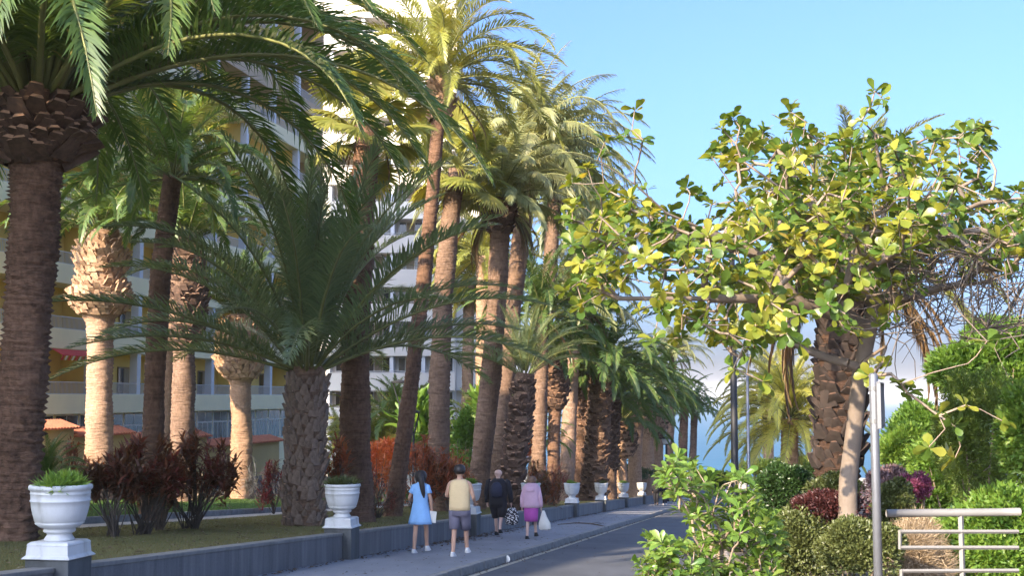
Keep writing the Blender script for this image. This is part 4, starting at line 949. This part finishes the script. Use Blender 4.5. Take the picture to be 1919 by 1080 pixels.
def person(label, px, d, H, lf, rf, armL, armR, skin='skin', build=1.0, feetw=.085, lean=0.0, yaw=0.0, female=False, group='people walking down the pavement', headdrop=0):
    base = on_ground(px, d, .0); t = thing('person', label, 'person', base, ROADZ+yaw, group); k = H/1.70
    V = []; E = []; Rr = []
    def a(p, r, par=None):
        V.append(tuple(c*k for c in p)); Rr.append(r*k); i = len(V)-1
        if par is not None: E.append((par, i))
        return i
    ln = lambda z: lean*max(0, z-.9)
    bw = build; sh = (.165 if female else .19)*bw
    pel = a((0, 0, .93), .125*bw); w1 = a((0, ln(1.08), 1.08), (.105 if female else .12)*bw, pel); ch = a((0, ln(1.26), 1.26), .128*bw, w1); cb = a((0, ln(1.40), 1.40), .095*bw, ch)
    nk = a((0, ln(1.47)+.005, 1.47), .052, cb); n2 = a((0, ln(1.52)+.01, 1.525-headdrop), .055, nk); h1 = a((0, ln(1.6)+.02, 1.585-headdrop), .106, n2); h2 = a((0, ln(1.65)+.008, 1.65-headdrop), .104, h1); a((0, ln(1.65)+.0, 1.70-headdrop), .072, h2)
    nose = a((0, ln(1.6)+.125, 1.585-headdrop), .012, h1)
    for s in (-1, 1): a((s*.088, ln(1.6)+.01, 1.585-headdrop), .014, h1)
    info = {}
    for s, (fy, lift), nm in ((-1, lf, 'L'), (1, rf, 'R')):
        hip = a((s*.095*bw, 0, .86), .092*bw, pel); bend = .05+.35*lift
        kz = .49+.3*lift*.3; kn = (s*.09, fy*.5+bend*.6, kz); an = (s*feetw, fy, .085+lift)
        mt = a(tuple((np.array((s*.095*bw, 0, .86))*.45+np.array(kn)*.55)), .075*bw, hip); ik = a(kn, .052, mt); ca = a((s*.088, kn[1]*.6+fy*.4-.012, kn[2]*.62+an[2]*.38), .052, ik); ia = a(an, .036, ca)
        he = a((an[0], an[1]-.03, an[2]-.045), .034, ia); toe = a((an[0]+s*.015, an[1]+.15, an[2]-.055-(.05*lift if lift else 0)), .028, ia); info[nm+'foot'] = an; info[nm+'knee'] = kn; info[nm+'hip'] = (s*.095*bw, 0, .86)
    for s, (el, wr), nm in ((-1, armL, 'L'), (1, armR, 'R')):
        shp = (s*sh, ln(1.385), 1.385); i0 = a((s*sh*.55, ln(1.39), 1.395), .052*min(bw,1), cb); i1 = a(shp, .050*min(bw,1), i0); i2 = a(tuple((np.array(shp)+el)/2), .046*min(bw,1.05), i1); i3 = a(el, .040, i2); i4 = a(tuple((np.array(el)+wr)/2), .036, i3); i5 = a(wr, .025, i4)
        dr = np.array(wr)-np.array(el); dr /= np.linalg.norm(dr); sd_ = np.array([0., 1., 0.]) if abs(dr[1]) < .8 else np.array([1., 0, 0]); sd_ = np.cross(np.cross(dr, sd_), dr)
        pal = a(tuple(np.array(wr)+dr*.055), .028, i5)
        for q, fl in enumerate((.062, .072, .068, .052)):
            o_ = sd_*(.030-.020*q); f0 = a(tuple(np.array(wr)+dr*.085+o_), .0095, pal); f1 = a(tuple(np.array(wr)+dr*(.085+fl*.55)+o_+np.array([-s*.006,.004,0])), .0085, f0); a(tuple(np.array(wr)+dr*(.085+fl*.9)+o_+np.array([-s*.022,.010,0])), .007, f1)
        th = a(tuple(np.array(wr)+dr*.045+sd_*.042), .010, pal); a(tuple(np.array(wr)+dr*.078+sd_*.056), .008, th)
        info[nm+'el'] = el; info[nm+'wr'] = wr; info[nm+'sh'] = shp
    me = bpy.data.meshes.new('body'); me.from_pydata(V, E, []); me.materials.append(M[skin]); o = link('body', me, t)
    md = o.modifiers.new('skin', 'SKIN'); md.use_smooth_shade = True
    for i, sv in enumerate(me.skin_vertices[0].data): sv.radius = (Rr[i], Rr[i]*(.82 if i in (pel, w1, ch) else 1)); sv.use_root = (i == 0)
    o.modifiers.new('subdivision', 'SUBSURF').levels = 1; o.modifiers['subdivision'].render_levels = 1
    return t, k, info, ln
def limb_cloth(name, pts, rad, mat, parent, k):
    P = [tuple(c*k for c in p) for p in pts]; V_, F_ = tube_np(P, np.array(rad)*k, 16)
    o = link(name, mesh_np(name, V_, F_, M[mat], smooth=True), parent); m_ = o.modifiers.new('thickness', 'SOLIDIFY'); m_.thickness = .006; m_.offset = 1; return o
def shoes(t, k, info, mat):
    for nm, s in (('L', -1), ('R', 1)):
        x, y, z = [c*k for c in info[nm+'foot']]
        m_ = MB(); n = 14; prof = [(0,.052,.130),(.02,.056,.135),(.045,.053,.128),(.075,.046,.105),(.10,.040,.055)]; vs = []
        for j, (zz, rx, ry) in enumerate(prof):
            for i in range(n):
                a = 2*math.pi*i/n; vs.append((x+s*.008+rx*math.cos(a)*.92, y+.055-.055*(j/4)**1.5*1.2+ry*math.sin(a), z-.085+zz*(1 if math.sin(a) < .2 else .78)))
        m_.add(vs, [(j*n+i, j*n+(i+1)%n, (j+1)*n+(i+1)%n, (j+1)*n+i) for j in range(4) for i in range(n)]+[tuple(range(n))[::-1], tuple(4*n+i for i in range(n))])
        o = m_.build('shoe', M[mat], t, smooth=True)
        m2 = MB(); m2.lathe([(.058, 0), (.058, .022)], 14, (x+s*.008, y+.055, z-.090), 1, 2.35).build('sole', M['black_shoe' if mat != 'white_shoe' else 'white_shoe'], o)
def hair_cap(t, k, ln, mat, r=.112, low=1.53, dz=0, long_=None, ry=1.1):
    n = 20; rings = []
    for z, rr in ((low, .72), (low+.035, .90), (1.60, 1.0), (1.64, 1.0), (1.685, .88), (1.715, .62), (1.73, .25)):
        rings.append((0, (ln(1.6)-.004+.008)*k, (z-dz)*k, r*rr*k, r*rr*ry*k, .03))
    loft('hair', rings, M[mat], t, n, cap_top=True)
    if long_:
        V_, F_ = tube_np([tuple(c*k for c in p) for p in long_[0]], np.array(long_[1])*k, 12); link('ponytail', mesh_np('ponytail', V_, F_, M[mat], smooth=True), t)
# woman in the blue dress
t, k, I, ln = person('woman with long dark hair in a short light blue dress holding a white leaflet', 789, 27.2, 1.68, (-.18, .0), (.22, .03),
    ((-.25, -.02, 1.14), (-.20, .20, 1.05)), ((.235, -.04, 1.13), (.235, .03, .90)), build=.88, female=True)
loft('dress', [(0,0,.60,.235,.185,.10),(0,0,.68,.222,.175,.09),(0,0,.80,.20,.155,.06),(0,0,.95,.172,.132,.03),(0,0,1.08,.148,.112,.015),(0,0,1.20,.152,.115,.01),(0,0,1.32,.165,.112,0),(0,.0,1.40,.145,.095,0),(0,.005,1.445,.075,.07,0),(0,.005,1.465,.062,.062,0)], M['blue_dress'], t)
for s, nm in ((-1, 'L'), (1, 'R')):
    e = np.array(I[nm+'el']); h = np.array(I[nm+'sh']); limb_cloth('sleeve', [h*1+np.array([-s*.05,0,.02]), h, h*.7+e*.3, h*.45+e*.55], [.06,.064,.062,.07], 'blue_dress', t, k)
shoes(t, k, I, 'white_shoe'); hair_cap(t, k, ln, 'hair_dark', .116, 1.50, 0, ([(0,-.05,1.68),(.03,-.11,1.62),(.05,-.12,1.5),(.07,-.115,1.36),(.09,-.11,1.24),(.10,-.105,1.16)], [.04,.06,.062,.055,.04,.012]))
wr = np.array(I['Rwr'])*k; b_ = t.location+Matrix.Rotation(ROADZ, 3, 'Z')@Vector(wr+np.array([.005,-.01,-.26]))
o = MB().box(-.085,.085,-.008,.008,0,.24).build('leaflet', M['white_bag'], None); o.location = b_; o.rotation_euler = (.1, .12, ROADZ); tag(o, 'white folded leaflet in the hand of the woman in blue', 'leaflet')
# person in the yellow tank top
t, k, I, ln = person('man with short black hair in a pale yellow tank top, grey shorts and white trainers', 862, 26.2, 1.80, (-.16, .0), (.26, .04),
    ((-.27, .02, 1.13), (-.17, .22, 1.12)), ((.27, .0, 1.12), (.25, .20, 1.00)), build=1.0)
loft('tank_top', [(0,0,.92,.212,.152,.03),(0,0,1.02,.206,.150,.02),(0,0,1.14,.202,.145,.015),(0,0,1.28,.208,.145,.01),(0,0,1.38,.206,.142,0),(0,0,1.46,.185,.125,0),(0,0,1.51,.14,.10,0),(0,.0,1.535,.105,.085,0)], M['yellow_tank'], t)
for s, nm in ((-1, 'L'), (1, 'R')):
    h = np.array(I[nm+'hip']); kn = np.array(I[nm+'knee']); limb_cloth('trouser_leg', [h+[0,0,.05], h*.75+kn*.25, h*.4+kn*.6, h*.05+kn*.95], [.118,.115,.105,.10], 'grey_shorts', t, k)
loft('shorts', [(0,0,.80,.205,.145,.0),(0,0,.92,.200,.142,0),(0,0,1.02,.185,.135,0)], M['grey_shorts'], t)
shoes(t, k, I, 'white_shoe'); hair_cap(t, k, ln, 'hair_dark', .106, 1.56)
# man in black
t, k, I, ln = person('bald man in a black jacket with a backpack, black shorts and sandals', 934, 35.0, 1.80, (.24, .02), (-.20, .12),
    ((-.30, -.02, 1.12), (-.30, .05, .88)), ((.31, -.02, 1.12), (.33, .03, .88)), skin='skin_pale', build=1.22)
loft('jacket', [(0,0,.80,.205,.165,.03),(0,0,.92,.225,.175,.03),(0,0,1.08,.235,.185,.02),(0,0,1.24,.245,.185,.01),(0,0,1.38,.255,.175,0),(0,0,1.47,.235,.155,0),(0,-.01,1.53,.15,.12,0),(0,-.01,1.575,.10,.10,0)], M['black_cloth'], t)
for s, nm in ((-1, 'L'), (1, 'R')):
    e = np.array(I[nm+'el']); h = np.array(I[nm+'sh']); w_ = np.array(I[nm+'wr']); limb_cloth('sleeve', [h+np.array([-s*.05,0,.02]), h, (h+e)/2, e, (e+w_)/2, w_], [.08,.092,.085,.075,.065,.055], 'black_cloth', t, k)
    h = np.array(I[nm+'hip']); kn = np.array(I[nm+'knee']); limb_cloth('trouser_leg', [h+[0,0,.05], h*.75+kn*.25, h*.4+kn*.6, h*.0+kn*1.0], [.13,.125,.11,.095], 'black_cloth', t, k)
o = loft('backpack', [(0,-.20*k,1.02*k,.02,.02,0),(0,-.22*k,1.04*k,.14,.06,0),(0,-.24*k,1.16*k,.155,.085,0),(0,-.23*k,1.30*k,.14,.07,0),(0,-.20*k,1.38*k,.08,.04,0),(0,-.19*k,1.40*k,.01,.01,0)], M['dark_cloth'], t)
shoes(t, k, I, 'black_shoe')
wr = np.array(I['Rwr'])*k; bp = t.location+Matrix.Rotation(ROADZ, 3, 'Z')@Vector(wr+np.array([.02,.02,-.10]))
bag = thing('shopping_bag', 'black and white patterned cloth bag hanging from the right hand of the man in black', 'bag', bp, ROADZ)
loft('pouch', [(0,0,-.50,.13,.07,0),(0,0,-.47,.17,.10,.03),(0,0,-.30,.18,.11,.04),(0,0,-.14,.15,.08,.08),(0,0,-.05,.07,.04,.15)], M['pattern'], bag)
MB().tube([(-.06,0,-.08),(-.02,0,.0),(.02,0,.0),(.06,0,-.08)], [.012]*4, 6).build('handle', M['black_cloth'], bag)
# woman in pink
t, k, I, ln = person('older woman with short brown hair in a pale pink jacket, magenta skirt and black shoes', 996, 34.2, 1.62, (-.16, .0), (.22, .06),
    ((-.25, -.01, 1.12), (-.27, .06, .88)), ((.25, -.01, 1.12), (.27, .03, .88)), skin='skin_pale', build=1.08, female=True, lean=.10, headdrop=.02)
loft('jacket', [(0,0,.82,.225,.17,.05),(0,0,.92,.21,.165,.04),(0,.01,1.08,.20,.16,.02),(0,.02,1.22,.205,.16,.01),(0,.035,1.33,.21,.15,0),(0,.04,1.41,.17,.12,0),(0,.04,1.46,.09,.09,0)], M['pink_jacket'], t)
loft('hood', [(0,-.08,1.26*k,.03,.02,0),(0,-.10,1.30*k,.11,.05,.0),(0,-.075,1.38*k,.135,.07,0),(0,-.02,1.43*k,.12,.07,0)], M['pink_jacket'], t)
for s, nm in ((-1, 'L'), (1, 'R')):
    e = np.array(I[nm+'el']); h = np.array(I[nm+'sh']); w_ = np.array(I[nm+'wr']); limb_cloth('sleeve', [h+np.array([-s*.05,0,.02]), h, (h+e)/2, e, (e+w_)/2, w_], [.07,.078,.072,.066,.062,.058], 'pink_jacket', t, k)
loft('skirt', [(0,.01,.46,.165,.14,.05),(0,0,.60,.175,.145,.04),(0,0,.78,.185,.15,.02),(0,0,.92,.18,.145,.0)], M['magenta_skirt'], t)
shoes(t, k, I, 'black_shoe'); hair_cap(t, k, ln, 'hair_brown', .118, 1.50, .02)
wr = np.array(I['Rwr'])*k; bp = t.location+Matrix.Rotation(ROADZ, 3, 'Z')@Vector(wr+np.array([.06,.02,-.10]))
bag = thing('carrier_bag', 'white plastic bag hanging from the right hand of the woman in pink', 'bag', bp, ROADZ)
loft('pouch', [(0.05,0,-.50,.12,.06,0),(.045,0,-.47,.155,.09,.06),(.03,0,-.33,.145,.08,.08),(.01,0,-.16,.07,.05,.15),(0,0,.0,.022,.02,.1)], M['white_bag'], bag)
# distant walkers
for (px, d, H, lb, mat, x) in ((1230, 84, 1.68, 'leftmost of the three distant walkers, in black', 'black_cloth', 0), (1246, 84.5, 1.66, 'middle one of the three distant walkers, in dark clothes', 'dark_cloth', 0), (1264, 90, 1.62, 'rightmost of the distant walkers, partly behind the light green shrub', 'dark_cloth', 0)):
    t, k, I, ln = person(lb, px, d, H, (.15, 0), (-.12, .03), ((-.24, -.02, 1.14), (-.24, .05, .9)), ((.24, -.02, 1.14), (.24, .05, .9)), build=1.0)
    loft('jacket', [(0,0,.80,.19,.15,.02),(0,0,1.08,.19,.15,0),(0,0,1.3,.2,.14,0),(0,0,1.41,.15,.1,0),(0,0,1.46,.08,.08,0)], M[mat], t)
    for s, nm in ((-1, 'L'), (1, 'R')):
        e = np.array(I[nm+'el']); h = np.array(I[nm+'sh']); w_ = np.array(I[nm+'wr']); limb_cloth('sleeve', [h+np.array([-s*.05,0,.02]), h, e, w_], [.07,.075,.06,.05], mat, t, k)
        h = np.array(I[nm+'hip']); kn = np.array(I[nm+'knee']); f_ = np.array(I[nm+'foot']); limb_cloth('trouser_leg', [h+[0,0,.05], h*.5+kn*.5, kn, f_+[0,0,.03]], [.12,.10,.08,.06], mat, t, k)
    shoes(t, k, I, 'black_shoe' if px == 1230 else 'white_shoe'); hair_cap(t, k, ln, 'hair_dark', .112, 1.54)

# ------------------------------------------------------------------ posts, lamps, railing
M['black_metal'] = plain('black_painted_metal', (.008,.009,.011), .6, var=.1); M['galv'] = plain('galvanised_metal', (.17,.18,.20), .42, .55, var=.1, scale=6)
M['alu'] = plain('pale_painted_rail', (.19,.185,.175), .5, .1, var=.07, scale=9); M['signback'] = plain('sign_back_aluminium', (.15,.155,.16), .45, .4, var=.08, scale=5)
M['lamp_glass'] = plain('lamp_glass', (.55,.56,.55), .3)
def lamp(label, px, d, top, r, mat, headsz, group, h=-.05):
    b = on_ground(px, d, h); t = thing('street_lamp', label, 'street lamp', b, 0, group); z = W(px, top, d).z-b.z
    MB().lathe([(r*1.9, 0), (r*1.9, .25), (r*1.25, .30), (r*1.15, 1.0), (r, 1.05), (r*.8, z)], 16).build('pole', M[mat], t, smooth=True)
    if headsz:
        MB().lathe([(.06, z), (headsz*.5, z+.05), (headsz*.55, z+.10)], 16).build('collar', M[mat], t); MB().lathe([(headsz*.5, z+.10), (headsz*.75, z+.45), (headsz*.7, z+.5)], 16).build('lantern', M['lamp_glass'], t); MB().lathe([(headsz*.95, z+.5), (headsz*.5, z+.62), (.04, z+.72)], 16).build('cap', M[mat], t)
lamp('tall thick black lamp post in front of the sea, rising into the leafy tree', 1378, 30, 470, .088, 'black_metal', .35, 'lamp posts')
lamp('thin pale grey post just right of the thick black post', 1404, 34, 640, .045, 'galv', 0, 'lamp posts')
lamp('thin dark post between the pale post and the bright low palm', 1415, 55, 770, .06, 'black_metal', .3, 'lamp posts')
lamp('short dark lamp post above the distant walkers', 1250, 100, 835, .10, 'black_metal', .5, 'lamp posts')
# flat topped garden lamps among the left palms
def glamp(label, px, d, top, hw, px_b=None):
    b = on_ground(px, d, LW); t = thing('garden_lamp', label, 'garden lamp', b, 0, 'flat topped garden lamps'); z = W(px, top, d).z-b.z
    MB().lathe([(.09,0),(.08,.2),(.045,.3),(.04,z-.9)], 10).build('pole', M['black_metal'], t, smooth=True)
    for s in (-1, 1): MB().tube([(0,0,z-.95),(s*hw*.45,0,z-.5),(s*hw*.8,0,z-.03)], [.035,.03,.025], 6).build('bracket', M['black_metal'], t)
    MB().lathe([(hw,z-.06),(hw*1.02,z),(hw*.6,z+.05),(.02,z+.09)], 20).build('disc', M['black_metal'], t)
glamp('dark flat topped lamp left of the thin leaning trunk', 748, 54, 716, .35); glamp('second dark flat topped lamp, right of the thin leaning trunk', 775, 50, 772, .25)
# sign post with a sign seen nearly edge on
b = on_ground(1642, 8.6, -.05); t = thing('sign_post', 'grey round sign post with its sign turned almost edge on, in front of the hedges', 'sign post', b)
z = W(1642, 716, 8.6).z-b.z; z2 = W(1642, 803, 8.6).z-b.z; z3 = W(1642, 700, 8.6).z-b.z
MB().lathe([(.029, 0), (.029, z3-.015), (.022, z3)], 18).build('pole', M['galv'], t, smooth=True)
def sgn():
    m_ = MB(); m_.box(-.30, .30, -.002, .002, z2, z-.005); m_.box(-.30, .30, -.022, -.002, z-.012, z-.005); m_.box(-.30, .30, -.022, -.002, z2, z2+.007); m_.box(.293, .30, -.022, -.002, z2, z); m_.box(-.30, -.293, -.022, -.002, z2, z)
    o = m_.build('sign_plate', M['signback'], t); o.rotation_euler = (0, 0, R(71.5)); o.location = (.036, .0, 0); return o
sgn()
for zz in (z2+.03, z-.06): MB().lathe([(.034, zz), (.034, zz+.03)], 16).build('clamp', M['signback'], t)
# railing
b = on_ground(1662, 8.8, -.05); t = thing('railing', 'pale metal railing with one thick top tube and thin square bars, lower right', 'railing', b)
def rl(px, py, d=8.8, o=0): p = W(px, py, d)-b; return (p.x, p.y+o, p.z)
MB().tube([rl(1662, 963), rl(1760, 962), rl(1870, 961), rl(1912, 960)], [.027]*4, 14).build('top_rail', M['alu'], t, smooth=True)
def sqbar(nm, p, q, wd=.011): 
    P, Q = np.array(p), np.array(q); V_, F_ = tube_np([P, (P+Q)/2, Q], [wd*1.2]*3, 4); m_ = MB().add(V_, F_); m_.f += [(3,2,1,0), (8,9,10,11)]; m_.build(nm, M['alu'], t)
for y_ in (997, 1027): sqbar('bar', rl(1686, y_, 8.8, -.012), rl(1908, y_, 8.8, -.012))
sqbar('bar', rl(1686, 994, 8.8, -.012), rl(1686, 1030, 8.8, -.012))
for y_ in (1071, 1100): sqbar('bar', rl(1689, y_, 8.8, -.012), rl(1908, y_-1, 8.8, -.012))
sqbar('bar', rl(1689, 1068, 8.8, -.012), rl(1689, 1103, 8.8, -.012))
for x_ in (1801,):
    p = rl(x_, 966); q = (p[0], p[1], 0.0); sqbar('post', p, q, .016)
# things on and beside the street
M['dead_leaf'] = leaf_mat('fallen_leaf', [(0,(.05,.035,.02)),(.5,(.13,.085,.05)),(.8,(.25,.18,.11)),(1,(.5,.45,.36))], .05, .9, 1.0)
r = np.random.default_rng(5)
def litter(name, n, sfun, tfun, h, ls, mat='dead_leaf', T=T_LANCE):
    S = sfun(n); Tt = tfun(n); P = np.array([tuple(ST(s, t_, h(t_) if callable(h) else h)) for s, t_ in zip(S, Tt)]); P[:, 2] += r.random(n)*.012
    a = r.random(n)*6.28; D = np.stack([np.cos(a), np.sin(a), r.normal(0, .12, n)], 1)
    return stuff(link(name, scatter_mesh(name, T, P, D, np.array([0,0,1.])+r.normal(0, .15, (n,3)), ls*r.uniform(.5, 1.4, n), ls*.4*r.uniform(.6, 1.3, n), M[mat], r.random(n))))
litter('fallen_leaves', 800, lambda n: r.uniform(18, 75, n), lambda n: -7.78+np.abs(r.normal(0, .12, n)), .006, .09)
litter('fallen_leaves', 240, lambda n: r.normal(33, 3, n), lambda n: -7.74+np.abs(r.normal(0, .3, n)), .006, .13)
litter('fallen_leaves', 900, lambda n: r.uniform(18, 90, n), lambda n: -5.13+np.abs(r.normal(0, .10, n)), -.135, .07)
litter('fallen_leaves', 500, lambda n: r.uniform(18, 90, n), lambda n: r.uniform(-7.8, -5.4, n), .005, .06)
litter('fallen_leaves', 260, lambda n: r.uniform(18, 70, n), lambda n: r.uniform(-5, -1.5, n), -.138, .06)
litter('lawn_litter', 2600, lambda n: r.uniform(12, 70, n), lambda n: r.uniform(-14, -8.1, n), .44, .09)
def grass(name, n, s0, s1, t0, t1, h, ls, mat):
    S = s0+(s1-s0)*r.random(n)**1.6; Tt = r.uniform(t0, t1, n); P = np.array([tuple(ST(s, q, h)) for s, q in zip(S, Tt)])
    D = np.stack([r.normal(0, .55, n), r.normal(0, .55, n), np.ones(n)], 1); stuff(link(name, scatter_mesh(name, T_TRI, P, D, r.normal(size=(n, 3)), ls*r.uniform(.5, 1.3, n), ls*.14, M[mat], r.random(n))))
M['grass'] = leaf_mat('grass_blade', [(0,(.06,.075,.02)),(.5,(.13,.12,.045)),(1,(.21,.17,.08))], .3, .8); M['grass_g'] = leaf_mat('green_grass_blade', [(0,(.04,.09,.015)),(1,(.09,.16,.03))], .3, .7)
grass('lawn_grass', 90000, 13, 60, -14.0, -8.1, .42, .055, 'grass'); grass('lawn_grass', 50000, 20, 80, -27, -15.6, .49, .09, 'grass_g')
# oval cover at the kerb
p = ST(s_k := 24.6/AX.y+1.0, -5.135, -.07); o = MB().lathe([(.085, -.01), (.09, .0), (.07, .008), (.035, .009), (.03, .002)], 20).build('kerb_marker', M['white'], None); o.location = p; o.rotation_euler = (R(84), 0, -.3); o.scale = (.7, .8, 1); tag(o, 'small whitish round marker on the face of the kerb below the front walkers', 'marker')
M['stone'] = plain('boulder_stone', (.20,.18,.16), .9, var=.4, scale=4, bs=.6)
# rocks by the front shrub
for (px, row, d, sc, lb) in ((1346, 990, 24, .32, 'pale boulder behind the tall light green shrub, upper one'), (1352, 1045, 19, .28, 'pale boulder behind the tall light green shrub, lower one')):
    n_ = 14; vs = []; p = on_ground(px, d, 0); 
    m_ = MB(); m_.lathe([(.6,-.2),(.95,.0),(1,.25),(.8,.6),(.45,.8),(.1,.86)], n_); q = np.array(m_.v)*sc*(1+r.normal(0, .06, (len(m_.v), 3))); m_.v = [tuple(x) for x in q]
    o = m_.build('boulder', M['stone'], None); o.location = p; tag(o, lb, 'boulder')

tw = thing('fallen_twig', 'thin dark fallen branch lying across the pavement near the kerb', 'branch', ST(44.5, -6.0, .012), 0)
r = np.random.default_rng(77); m_ = MB()
def tl(s, t_, h): v = ST(s, t_, h)-tw.location; return (v.x, v.y, v.z)
m_.tube([tl(44, -6.9, .03), tl(44.8, -6.4, .07), tl(45.0, -5.9, .05), tl(44.2, -5.45, .02), tl(43.4, -5.2, .02)], [.012,.022,.025,.02,.01], 6)
m_.build('branch', M['twig_dark'], tw)
for a_ in ((44.8,-6.4,46.2,-6.5),(45.0,-5.9,46.4,-5.7),(44.4,-5.6,45.6,-5.5)): MB().tube([tl(a_[0], a_[1], .05), tl((a_[0]+a_[2])/2, (a_[1]+a_[3])/2+.1, .08), tl(a_[2], a_[3], .02)], [.012,.009,.004], 5).build('branch', M['twig_dark'], tw)
